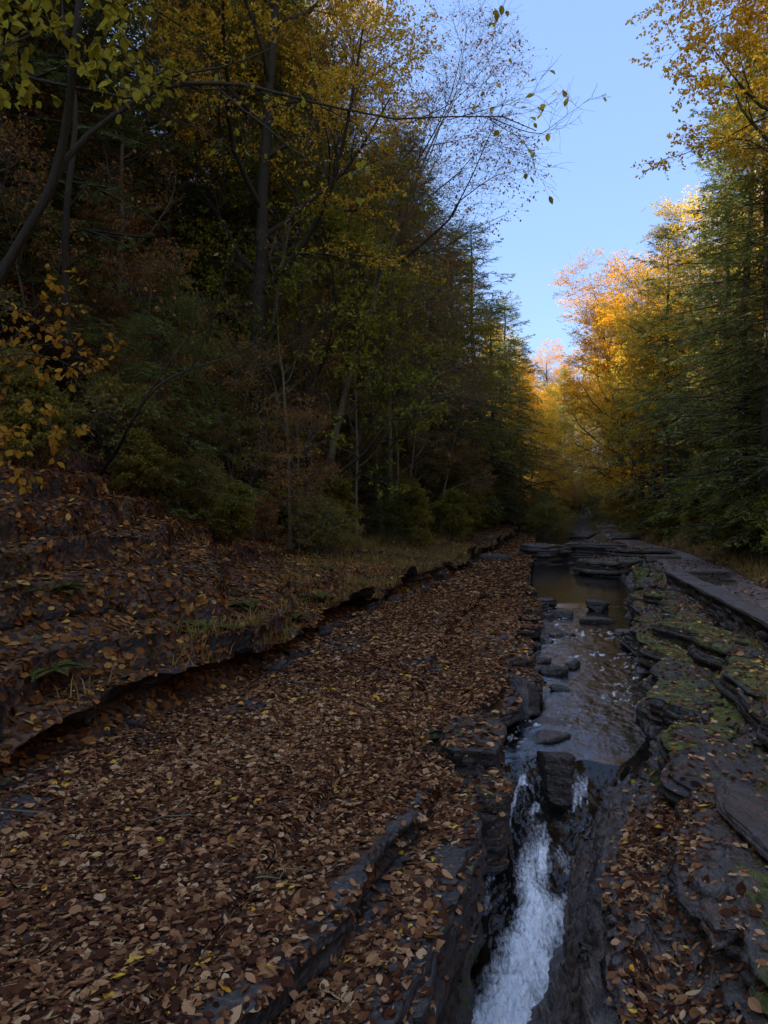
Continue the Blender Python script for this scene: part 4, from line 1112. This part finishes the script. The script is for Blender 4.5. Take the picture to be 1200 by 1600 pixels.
R('broad_b', 59, 2.0, .92, M_ORANGE, 'farther orange tree leaning left toward the sky gap', .6, (0, -.14))
R('broad_a', 49, 2.6, .8, M_YELLOW, 'gold crown over the far path before the bend')
fill(1, [44, 52, 60, 70], [3.8], [('broad_c', M_YELLOW), ('hem_c', M_HEML), ('broad_c', M_ORANGE)])
plant('high', 10.3, 17.5, .95, 0.2, M_GOLD, 'nearest gold leaved tree hanging in at top right corner', 'trees on the slope right of the footpath')
R('hem_a', 24.5, 3.0, .84, M_HEML, 'feathery hemlock nearest the path at right edge', 2.2)
R('hem_b', 21.5, 4.6, .85, M_HEM, 'dark hemlock behind the shrubs at right edge', .7)
plant('high', 12.8, 21, .95, 2.2, M_YELLOW, 'yellow tree just behind the nearest orange tree at top right', 'trees on the slope right of the footpath')
fill(-1, [11, 17, 23, 30, 37, 45, 54, 63, 73], [12.5, 18], HM * 2 + [('broad_a', M_OLIVE), ('broad_b', M_OLIVE), ('broad_b', M_GOLD)])
fill(-1, [13, 19, 25, 31, 38, 46, 56, 66, 76], [8.0], [('hem_c', M_HEM), ('broad_c', M_YGREEN), ('hem_c', M_HEM), ('broad_c', M_OLIVE)])
fill(1, [17, 24, 31, 39, 48, 57, 67, 77], [10.5, 16, 22], [('hem_a', M_HEML), ('broad_a', M_GOLD), ('broad_b', M_YELLOW), ('broad_a', M_YELLOW), ('broad_b', M_ORANGE), ('hem_b', M_HEML)])
fill(1, [20, 26, 31, 37, 44, 52, 61, 70], [6.5], [('hem_c', M_HEM), ('broad_c', M_OLIVE), ('hem_c', M_HEML)])
fill(-1, [8, 10.5, 13, 16, 18.5, 21, 24, 27, 30, 34, 39, 45, 52], [6.2], [('sapling', M_RUST), ('shrub', M_OLIVE), ('sapling', M_RUST), ('lowhem', M_HEM)])
fill(-1, [9, 12, 15, 18, 21, 25, 29, 33, 38], [9.5], [('sapling', M_RUST), ('shrub', M_RUST), ('lowhem', M_HEM)])
fill(1, [14, 17, 20, 23, 26, 30, 34, 39, 45, 52, 60], [5.2], [('sapling', M_OLIVE), ('shrub', M_OLIVE), ('lowhem', M_HEM), ('sapling', M_RUST)])
for (Y, la, k) in [(-6, 7, 'hem_a'), (-11, 10, 'hem_b'), (-15, 5, 'hem_a'), (-20, 9, 'hem_b'), (-9, 15, 'hem_a'), (2, 8.5, 'hem_a'), (-4, 12, 'hem_a'), (-12, 15, 'hem_b'), (3, 13, 'hem_b'), (7, 10, 'hem_a'), (0, 17, 'hem_b'), (8, 16, 'hem_a'), (14, 13, 'hem_a')]:  # out of view, added as blockers to keep the gorge floor in shade
    L(k, Y, la, 1.05, M_HEM)
for (Y, la, k) in [(0, 10, 'broad_a'), (6, 9, 'broad_b'), (12, 9, 'broad_a')]:  # unseen yellow trees, added to bounce warm sunlight into the gorge
    R(k, Y, la, 1.05, M_YELLOW)
L('lowhem', 17, 5.2, 1.15, M_HEML, 'young hemlock with pale green drooping boughs over the left bank', .4, (0, .25))
L('lowhem', 14.2, 3.5, 1.15, M_HEML, 'young hemlock whose pale green boughs hang lowest over the left bank', 1.2, (0, .3))
for Y_, la_ in ((21, 3.4), (25, 3.0), (29, 2.6), (33, 3.2), (37, 2.4)):
    L('thin', Y_, la_, .62, M_RUST)
L('thin', 25, 4.2, 1.4, M_RED, None, 1.0, (0, .2))
L('thin', 31, 3.8, 1.4, M_RED, None, 2.0, (0, .16))
L('lowhem', 14.5, 5.6, .9, M_HEML, 'smaller young hemlock left of the pale drooping boughs', 2.4, (0, .2))

# ------------------------------------------------------------------ labels of the many trees
ORD = None
_T = ['first', 'second', 'third', 'fourth', 'fifth', 'sixth', 'seventh', 'eighth', 'ninth', 'tenth', 'eleventh', 'twelfth', 'thirteenth', 'fourteenth', 'fifteenth', 'sixteenth', 'seventeenth', 'eighteenth', 'nineteenth', 'twentieth']
ORD = _T + ['twenty-' + w for w in _T[:9]] + ['thirtieth'] + ['thirty-' + w for w in _T[:9]]
WORD = {M_GOLD: 'gold leaved', M_YELLOW: 'yellow leaved', M_ORANGE: 'orange leaved', M_RUST: 'rust brown', M_RED: 'red brown', M_YGREEN: 'yellow green', M_OLIVE: 'olive leaved', M_HEM: 'dark green', M_HEML: 'light green'}


def finish_labels():
    seen, todo = set(), {}
    for o in [o for o in COL.objects if o.get('category') and o.get('group') and o.type == 'EMPTY' and o['group'].startswith('trees')]:
        cr = [c for c in o.children if c.name.startswith('crown')][0]
        if o.get('label') and o['label'] not in seen and o.get('own'): seen.add(o['label']); continue
        x, y = o.location.x, o.location.y
        if 'bend' in o['group']: where = 'closing the view at the bend'
        else:
            left = 'left' in o['group']; lat = (float(xb(y)) - x) if left else (x - float(xw(y)))
            lev = 'at the foot of' if lat < 6 else ('midway up' if lat < 12 else 'high on')
            dist = 'near' if y < 24 else ('mid' if y < 42 else 'far')
            where = lev + f' {dist} ' + ('left slope' if left else 'right slope')
        todo.setdefault((WORD[cr.material_slots[0].material], o['category'], where), []).append(o)
    for (wd, cat, where), os_ in todo.items():
        os_.sort(key=lambda o: o.location.x / max(o.location.y, 1))
        for i, o in enumerate(os_):
            o['label'] = f'{wd} {cat} {where}' + ('' if len(os_) == 1 else f', {ORD[i]} from left' if i < len(os_) - 1 or len(os_) > 20 else ', rightmost')


# ------------------------------------------------------------------ the near trees on the left, limb by limb


def px_line(pts, n):
    return spine([at(*p) for p in pts], n)


def near_tree(name, label, cat, trunk, r, limbs, seed, leafmat, bark=M_BARKD, tw=((7, 30, .55), (5, 40, .28)), leaf=.085, nl=3, leaf_zone=None, fill_=.5, ground=True, extra=None):
    """trunk: control points (x,y,z); limbs: (points, r0, r1)"""
    g = np.random.default_rng(seed)
    tl = spine(trunk, 26)[None]; base = tl[0, 0].copy()
    trr = np.linspace(r[0], r[1], 26)[None] * (1 + .5 * np.exp(-np.linspace(0, 1, 26) * 14))[None]
    root = link(name, None, None, label, cat, None, None, tuple(base))
    LB = [(spine(p, 16) if not isinstance(p, np.ndarray) else p) for p, a, b in limbs]
    LB = np.array([l + np.cumsum(g.normal(0, .012, l.shape), 0) * np.linspace(0, 1, 16)[:, None] for l in LB]); LR = np.array([np.linspace(a, b, 16) for p, a, b in limbs])
    parts = [(LB, LR, 6)]
    cur, cr = LB, LR
    for i, (n, an, ln) in enumerate(tw):
        cur, cr = grow(g, cur, cr, n, .12, .99, an + 8, lambda t: ln * (1.15 - .5 * t), 7 - i, .0 if i else .02, .17, .45, rmin=.0022, flat=.5 if i else 0, lv=.5)
        parts.append((cur, cr, 4 if i == 0 else 3))
    idx = np.repeat(np.arange(len(cur)), nl); t = g.uniform(.15, 1, len(idx)); pos, T, _ = samp(cur, cr, idx, t)
    sel = g.random(len(idx)) < (fill_ if leaf_zone is None else leaf_zone(pos))
    pos, T = pos[sel], T[sel]
    if extra is not None: pos = np.concatenate([pos, extra]); T = np.concatenate([T, np.tile([[.3, 0, -.8]], (len(extra), 1))])
    d = nrm(T * .4 + g.normal(0, .45, T.shape) + np.array([0, 0, -.55])); nor = nrm(np.array([0, -.45, .7]) + g.normal(0, .45, T.shape))
    ln = g.uniform(.65, 1.2, len(pos)) * leaf
    V, Q = tubes(tl, trr, 12)
    V += nrm(V - np.repeat(tl[0], 12, 0)) * (.012 * fbm(V[:, 0] * 12 + V[:, 2] * 2, V[:, 1] * 12, seed, 3))[:, None]
    link('trunk', mesh('trunk', V - base, Q, bark), root)
    V, Q = wood(parts); link('branches', mesh('branches', V - base, Q, bark), root)
    link('crown', leaf_mesh('crown', pos - base, d, nor, ln, ln * .68, leafmat, g, True, None, .3), root)
    return root


def screen(p):
    return 600 + F * p[:, 0] / p[:, 1], HY - F * (p[:, 2] - CAMZ) / p[:, 1]


def zoneA(p):
    u, v = screen(p)
    return np.where(p[:, 2] > 2.3 + .52 * p[:, 1], np.where(p[:, 0] < -2.1, .85, .05), .03)


b0 = np.array([-4.75, 7.9, gz(-4.75, 7.9) - .15])
trA = [b0, at(-95, 700, 7.8), at(-40, 520, 7.6), at(20, 400, 7.5), at(78, 300, 7.4), at(105, 200, 7.3), at(118, 100, 7.1), at(128, 0, 7.0), at(150, -160, 6.9)]
limbA = [([at(80, 296, 7.4), at(118, 235, 7.5), at(165, 195, 7.7), at(215, 160, 7.9), at(270, 140, 8.1), at(335, 136, 8.3), at(400, 143, 8.5), at(470, 160, 8.7), at(530, 176, 8.8), at(640, 195, 9.0), at(760, 185, 9.1), at(838, 212, 9.2)], .034, .005),
         ([at(-80, 85, 6.9), at(0, 110, 7.0), at(75, 132, 7.2), at(150, 145, 7.5), at(215, 156, 7.9), at(250, 128, 8.0), at(300, 112, 8.1), at(365, 98, 8.2), at(430, 62, 8.4), at(460, 10, 8.5)], .020, .005),
         ([at(338, 137, 8.3), at(370, 165, 8.2), at(415, 200, 8.1), at(450, 228, 8.1), at(490, 255, 8.0), at(525, 285, 8.0), at(548, 312, 8.0)], .013, .003),
         ([at(230, 156, 7.95), at(270, 185, 7.8), at(330, 205, 7.6), at(390, 240, 7.5)], .010, .003),
         ([at(115, 140, 7.2), at(150, 70, 7.0), at(185, 25, 6.8), at(230, -30, 6.6)], .022, .006),
         ([at(118, 100, 7.1), at(80, 45, 6.7), at(30, 10, 6.3), at(-40, -20, 6.0)], .020, .005),
         ([at(150, 70, 7.0), at(180, 85, 6.6), at(205, 100, 6.3), at(222, 118, 6.1)], .010, .003),
         ([at(80, 45, 6.7), at(45, 60, 6.3), at(10, 85, 6.0), at(-20, 140, 5.8)], .010, .003),
         ([at(500, 168, 8.8), at(560, 200, 8.7), at(590, 240, 8.6), at(600, 290, 8.5)], .008, .002),
         ([at(760, 185, 9.1), at(838, 213, 9.2), at(875, 195, 9.3), at(925, 162, 9.4)], .006, .0015),
         ([at(700, 190, 9.05), at(760, 172, 9.1), at(805, 160, 9.2), at(838, 150, 9.2)], .005, .0015),
         ([at(760, 187, 9.1), at(805, 215, 9.2), at(828, 240, 9.2), at(832, 262, 9.2)], .004, .0015),
         ([at(640, 195, 9.0), at(700, 165, 9.0), at(745, 120, 9.0), at(780, 60, 9.0), at(782, 20, 9)], .006, .0015)]
dangling = np.array([at(782, 12, 9), at(776, 133, 9.1), at(834, 150, 9.2), at(838, 170, 9.2), at(848, 168, 9.2), at(830, 252, 9.2), at(834, 258, 9.2)])
near_tree('leaning_tree', 'near dark leaning tree with a long bare limb arching across upper left', 'tree', trA, (.055, .030), limbA, 61, M_LIME, leaf_zone=zoneA, leaf=.095, nl=5, extra=dangling, tw=((9, 34, .55), (6, 42, .26)))
b1 = np.array([-5.75, 14, gz(-5.75, 14) - .2])
near_tree('sapling', 'slim dark stem rising straight beside the near leaning tree', 'sapling', [b1, at(109, 560, 13.8), at(103, 430, 13.4), at(106, 320, 13.0), at(120, 180, 12.8), at(100, 40, 12.6), at(90, -120, 12.4)], (.07, .03),
          [([at(104, 420, 13.3), at(150, 385, 13.3), at(190, 360, 13.2), at(215, 330, 13.1)], .010, .003), ([at(104, 380, 13.3), at(60, 330, 13.2), at(20, 300, 13.1)], .009, .003), ([at(105, 330, 13.4), at(160, 270, 13.5), at(240, 240, 13.6), at(300, 180, 13.7)], .011, .003), ([at(108, 520, 13.2), at(160, 470, 13.0), at(205, 455, 13.0), at(260, 470, 13.1)], .009, .003)], 62, M_RUST, fill_=.12, leaf=.08)
b2 = np.array([-4.4, 7.1, gz(-4.4, 7.1) - .1])
near_tree('sapling', 'near sapling with large yellow and orange leaves at left edge', 'sapling', [b2, at(-110, 760, 7.0), at(-80, 640, 7.0), at(-30, 560, 7.0), at(10, 510, 7.0), at(40, 465, 7.0)], (.022, .006),
          [([at(-60, 600, 7), at(0, 560, 6.9), at(60, 560, 6.8), at(120, 590, 6.7)], .008, .002), ([at(-40, 570, 7), at(20, 530, 7.1), at(80, 490, 7.2), at(120, 470, 7.3)], .008, .002), ([at(-70, 620, 7), at(0, 620, 6.8), at(60, 640, 6.7), at(115, 690, 6.6)], .008, .002), ([at(-20, 550, 7), at(50, 540, 7.2), at(110, 535, 7.4), at(160, 545, 7.5)], .007, .002), ([at(-90, 660, 7), at(-20, 680, 6.7), at(40, 720, 6.5)], .007, .002)], 63, leaf_mat('amber leaves', S((.28, .13, .02), (.42, .20, .025), (.52, .29, .03), (.34, .19, .03))), fill_=.5, leaf=.075, nl=5, tw=((9, 40, .32), (4, 42, .15)))
near_tree('fallen_branch', 'bare dark branch leaning over the left bank undergrowth', 'branch', [np.array([-4.9, 13, gz(-4.9, 13)-.1]), at(185, 700, 11.8), at(205, 660, 11.0), at(240, 610, 11), at(290, 580, 11.2), at(350, 560, 11.3), at(420, 520, 11.4)], (.030, .008),
          [([at(215, 640, 10.9), at(270, 560, 10.8), at(300, 520, 10.7), at(310, 470, 10.6)], .016, .004), ([at(300, 575, 11.2), at(330, 500, 11.0), at(350, 420, 10.8), at(380, 340, 10.6)], .014, .003), ([at(200, 670, 10.8), at(160, 650, 10.6), at(130, 690, 10.5)], .012, .003)], 64, M_RUST, bark=M_BARKD, fill_=.06)

near_tree('arching_tree', 'dark slender tree on left slope forking upward in the middle of the view', 'tree', [np.array([-2.5, 30.5, gz(-2.5, 30.5) - .2]), at(508, 640, 30), at(511, 540, 29.5), at(513, 420, 29), at(522, 300, 28.5), at(520, 200, 28)], (.10, .04),
          [([at(511, 560, 29.4), at(560, 480, 29), at(592, 400, 28.6), at(622, 320, 28.2)], .045, .012), ([at(512, 470, 29.2), at(470, 390, 28.8), at(438, 330, 28.6)], .035, .010), ([at(514, 420, 29), at(570, 350, 28.6), at(600, 280, 28.2), at(650, 230, 27.8)], .035, .010), ([at(518, 330, 28.6), at(480, 260, 28.2), at(455, 190, 28)], .03, .01)], 71, M_RUST, tw=((9, 40, 1.5), (7, 42, .7)), leaf=.10, nl=4, fill_=.5)
near_tree('arching_tree', 'dark tree whose long limb arches right toward the sky gap', 'tree', [np.array([-1.2, 30, gz(-1.2, 30) - .2]), at(548, 640, 29.5), at(562, 540, 29), at(590, 450, 28.5), at(640, 400, 28), at(700, 346, 27.5), at(718, 315, 27)], (.10, .025),
          [([at(575, 495, 28.8), at(600, 400, 28.4), at(612, 300, 28), at(640, 200, 27.6)], .04, .012), ([at(640, 400, 28), at(690, 390, 27.6), at(740, 360, 27.2), at(790, 340, 26.8)], .028, .008), ([at(700, 346, 27.5), at(730, 290, 27), at(760, 220, 26.6), at(790, 150, 26.2)], .028, .008), ([at(718, 315, 27), at(770, 280, 26.6), at(820, 270, 26.2)], .02, .006), ([at(612, 300, 28), at(660, 240, 27.5), at(700, 160, 27), at(720, 80, 26.6)], .03, .008)], 72, M_RED, tw=((9, 40, 1.5), (8, 42, .8)), leaf=.085, nl=5, fill_=.6)
gb = np.random.default_rng(616)
for Y_ in np.arange(10.5, 24, 1.25):
    k_ = ('bush', 'shrub', 'bush', 'lowhem')[gb.integers(4)]
    L(k_, Y_ + gb.uniform(-.5, .5), gb.uniform(2.4, 4.4), gb.uniform(.45, .8), {'bush': (M_RUST, M_OLIVE)[gb.integers(2)], 'shrub': M_OLIVE, 'lowhem': M_HEML}[k_], None, None, (0, .2))
for x_, Y_, k_, s_, lf_ in ((13.6, 67, 'bush', 1.7, M_RUST), (15.0, 72, 'bush', 1.9, M_OLIVE), (13.0, 63, 'lowhem', 1.2, M_HEM), (16.2, 76, 'shrub', 1.9, M_OLIVE), (12.2, 58, 'bush', 1.5, M_OLIVE), (17.4, 79, 'bush', 2.0, M_GOLD), (20.4, 72, 'lowhem', 1.4, M_HEM), (19.9, 66, 'bush', 1.5, M_OLIVE)):
    plant(k_, x_, Y_, s_, None, lf_, None, 'trees closing the view at the bend')
finish_labels()

# ------------------------------------------------------------------ ferns, grass, twigs


def fern_mesh(seed, n=11, ln=.5):
    g = np.random.default_rng(seed); P_, D_, N_, Ls, Wd = [], [], [], [], []; st = []
    for k in range(n):
        a = k * 2.4 + g.normal(0, .3); e = g.uniform(.5, 1.1); m = 22; t = np.linspace(0, 1, m); l = ln * g.uniform(.7, 1.15)
        rr = l * (t * math.cos(e) + .25 * t ** 2); zz = l * (t * math.sin(e) - .75 * t ** 2 * math.sin(e) ** .7)
        c = np.stack([np.cos(a) * rr, np.sin(a) * rr, zz], -1); T = nrm(np.gradient(c, axis=0)); sd = nrm(np.cross(T, [0, 0, 1.0])); up = np.cross(sd, T)
        for s_ in (-1, 1):
            P_.append(c[2:]); D_.append(nrm(sd[2:] * s_ + T[2:] * .45)); N_.append(up[2:]); Ls.append(.30 * l * np.sin(np.clip(t[2:] * 1.05, 0, 1) ** .75 * 3.1) + .012); Wd.append(np.full(m - 2, l * .055))
        st.append((c[None], np.full((1, m), .003), 3))
    return np.concatenate(P_), np.concatenate(D_), np.concatenate(N_), np.concatenate(Ls), np.concatenate(Wd), st


def fern(x, Y, s, seed, label):
    g = np.random.default_rng(seed); p, d, n, l, wd, st = fern_mesh(seed, int(g.integers(8, 13)), .46 * s)
    root = link('fern', None, None, label, 'fern', 'ferns along the left bank', None, (x, Y, gz(x, Y)))
    V, Q = wood(st); link('stems', mesh('stems', V, Q, M_BARK), root)
    link('fronds', leaf_mesh('fronds', p, d, n, l, wd, M_FERN, g), root)


for i, (px, Y, la, s, lab) in enumerate([(0, 9.6, .25, 1, 'fern drooping over the undercut edge of the near bank'), (0, 11.2, .5, .9, 'fern with arching fronds just back from the near bank edge'), (0, 12.6, .2, .8, 'small fern at the bank edge before the mid undercut'), (0, 8.6, 1.2, .9, 'fern among brown leaves low on the near left bank'),
                                    (0, 14.5, .4, 1.0, 'bright fern above the middle of the undercut bank edge'), (0, 17, 1.0, 1.2, 'fern beside the grass in mid bank'), (0, 7.6, .5, .9, 'fern at left edge of the view over the undercut'), (0, 20.5, .6, 1.2, 'farthest fern on the bank edge')]):
    fern(float(xb(Y)) - la, Y, s, 900 + i, lab)


def grass(name, specs, mat, label, seed, cat):
    g = np.random.default_rng(seed); P_, N_, H_ = [], [], []
    for a, b, Y0, Y1, n, h, dens in specs:
        p, q = scatter(g, a, b, Y0, Y1, n, dens, .2); P_.append(p); N_.append(q); H_.append(np.full(n, h))
    p = np.concatenate(P_); h = np.concatenate(H_) * g.uniform(.5, 1.3, len(p))
    th = g.random(len(p)) * 6.283; lean = g.uniform(.2, .9, len(p))
    d = nrm(np.stack([np.cos(th) * lean, np.sin(th) * lean, np.ones(len(p))], -1)); m_ = p + d * (h * .6)[:, None]; d2 = nrm(d + np.stack([np.cos(th) * lean, np.sin(th) * lean, -.7 * lean], -1)); e = m_ + d2 * (h * .5)[:, None]
    sd = nrm(np.cross(d, [0, 0, 1.0])) * (h * .022 + .0015)[:, None]
    V = np.stack([p - sd, p + sd, m_ + sd * .7, m_ - sd * .7, e], 1)
    b = (np.arange(len(p)) * 5)[:, None]
    me = mesh(name, V.reshape(-1, 3), [(b + np.array([[0, 1, 2, 3]])), (b + np.array([[3, 2, 4]]))], mat, False, {'rnd': ('POINT', np.repeat(g.random(len(p)), 5))})
    link(name, me, None, label, cat, None, 'stuff')


gk = np.random.default_rng(515)
for i in range(12):
    Y = float(gk.uniform(3.6, 15)); x = float(xb(Y)) + gk.uniform(.1, .85) * float(xc(Y) - xb(Y)); th = gk.random() * 6.28; L_ = gk.uniform(.15, .5)
    p = np.array([[math.cos(th) * t * L_, math.sin(th) * t * L_, .012 + .01 * gk.normal()] for t in np.linspace(-1, 1, 7)]) + gk.normal(0, .02, (7, 3)) * [1, 1, .3]
    V, Q = tubes(p[None], np.linspace(.006, .003, 7)[None], 5)
    link('fallen_twig', mesh('fallen_twig', V, Q, M_TWIG), None, 'bare fallen twig lying on the leaves of the flat ledge', 'twig', 'fallen twigs on the leafy ledge', None, (x, Y, gz(x, Y) + .02))


dg = lambda x, y: sstep(-.1, .4, fbm(x * .45, y * .35, 141, 3))
grass('grass', [('bm', 'bt', 13, 45, 9000, .20, dg), ('bm', 'bt', 5, 30, 1500, .22, lambda x, y: .6 * sstep(.30, .0, xb(y) - x) * sstep(-.2, .3, fbm(y * .9, y * 0, 145, 3))), ('fb', 'bm', 18, 45, 5000, .26, dg), ('s2t', 'wb', 5, 20, 3000, .12, dg), ('pr', 'rf', 12, 60, 9000, .28, None)], M_GRASS, 'thin olive grass on the left bank and along the path edge', 142, 'grass')
gm = lambda x, y: np.ones_like(x)
grass('moss', [('s1b', 'wb', 4, 11, 9000, .018, lambda x, y: sstep(.05, .35, fbm((x - .25 * y) * 1.3, y * .8, 70, 3))), ('s1b', 'wb', 11, 22, 12000, .03, lambda x, y: sstep(-.05, .3, fbm((x - .25 * y) * 1.3, y * .8, 70, 3)))], M_GRASS if False else M_YGREEN, 'short green moss tufts on the right shale ledges', 143, 'moss')

# ------------------------------------------------------------------ light, sky, camera
EL, AZ = math.radians(38), math.radians(-105)       # sun: height, and compass turn from +Y towards +X
sd = Vector((math.sin(AZ) * math.cos(EL), math.cos(AZ) * math.cos(EL), math.sin(EL)))
w = bpy.data.worlds.new('World'); SC.world = w; w.use_nodes = True
nt = w.node_tree; bg = nt.nodes['Background']
sky = nt.nodes.new('ShaderNodeTexSky'); sky.sky_type = 'NISHITA'; sky.sun_disc = False
sky.sun_elevation = EL; sky.sun_rotation = AZ; sky.air_density = 1.0; sky.dust_density = 1.6; sky.ozone_density = 1.6
mx = nt.nodes.new('ShaderNodeMix'); mx.data_type = 'RGBA'; mx.inputs[7].default_value = (.41, .67, 1.36, 1)
tc = nt.nodes.new('ShaderNodeTexCoord'); dt = nt.nodes.new('ShaderNodeVectorMath'); dt.operation = 'DOT_PRODUCT'; dt.inputs[1].default_value = sd
nt.links.new(tc.outputs['Generated'], dt.inputs[0])
mr = nt.nodes.new('ShaderNodeMapRange'); mr.inputs[1].default_value = .15; mr.inputs[2].default_value = .75; mr.inputs[3].default_value = .82; mr.inputs[4].default_value = 0.0
nt.links.new(dt.outputs['Value'], mr.inputs[0]); nt.links.new(mr.outputs[0], mx.inputs[0])
nt.links.new(sky.outputs[0], mx.inputs[6]); nt.links.new(mx.outputs[2], bg.inputs[0]); bg.inputs[1].default_value = .15
sl = bpy.data.lights.new('sun', 'SUN'); sl.energy = 5.0; sl.angle = math.radians(.5); sl.color = (1, .88, .70)
so = bpy.data.objects.new('sun', sl); COL.objects.link(so); so.rotation_euler = sd.to_track_quat('Z', 'Y').to_euler(); so.location = (-40, -5, 40)
cam = bpy.data.cameras.new('camera'); co = bpy.data.objects.new('camera', cam); COL.objects.link(co)
co.location = (0, 0, CAMZ); cam.sensor_fit = 'VERTICAL'; cam.angle = 2 * math.atan(800 / F); cam.clip_end = 1500; cam.clip_start = .05
co.rotation_euler = (math.radians(90) - math.atan((800 - HY) / F), 0, 0)
SC.camera = co
SC.view_settings.view_transform = 'Standard'; SC.view_settings.look = 'None'; SC.view_settings.exposure = 2.3; SC.view_settings.gamma = 1
cy = SC.cycles
cy.max_bounces = 5; cy.diffuse_bounces = 4; cy.glossy_bounces = 3; cy.transmission_bounces = 3; cy.transparent_max_bounces = 6
cy.use_denoising = True; cy.caustics_reflective = False; cy.caustics_refractive = False
cy.use_adaptive_sampling = False
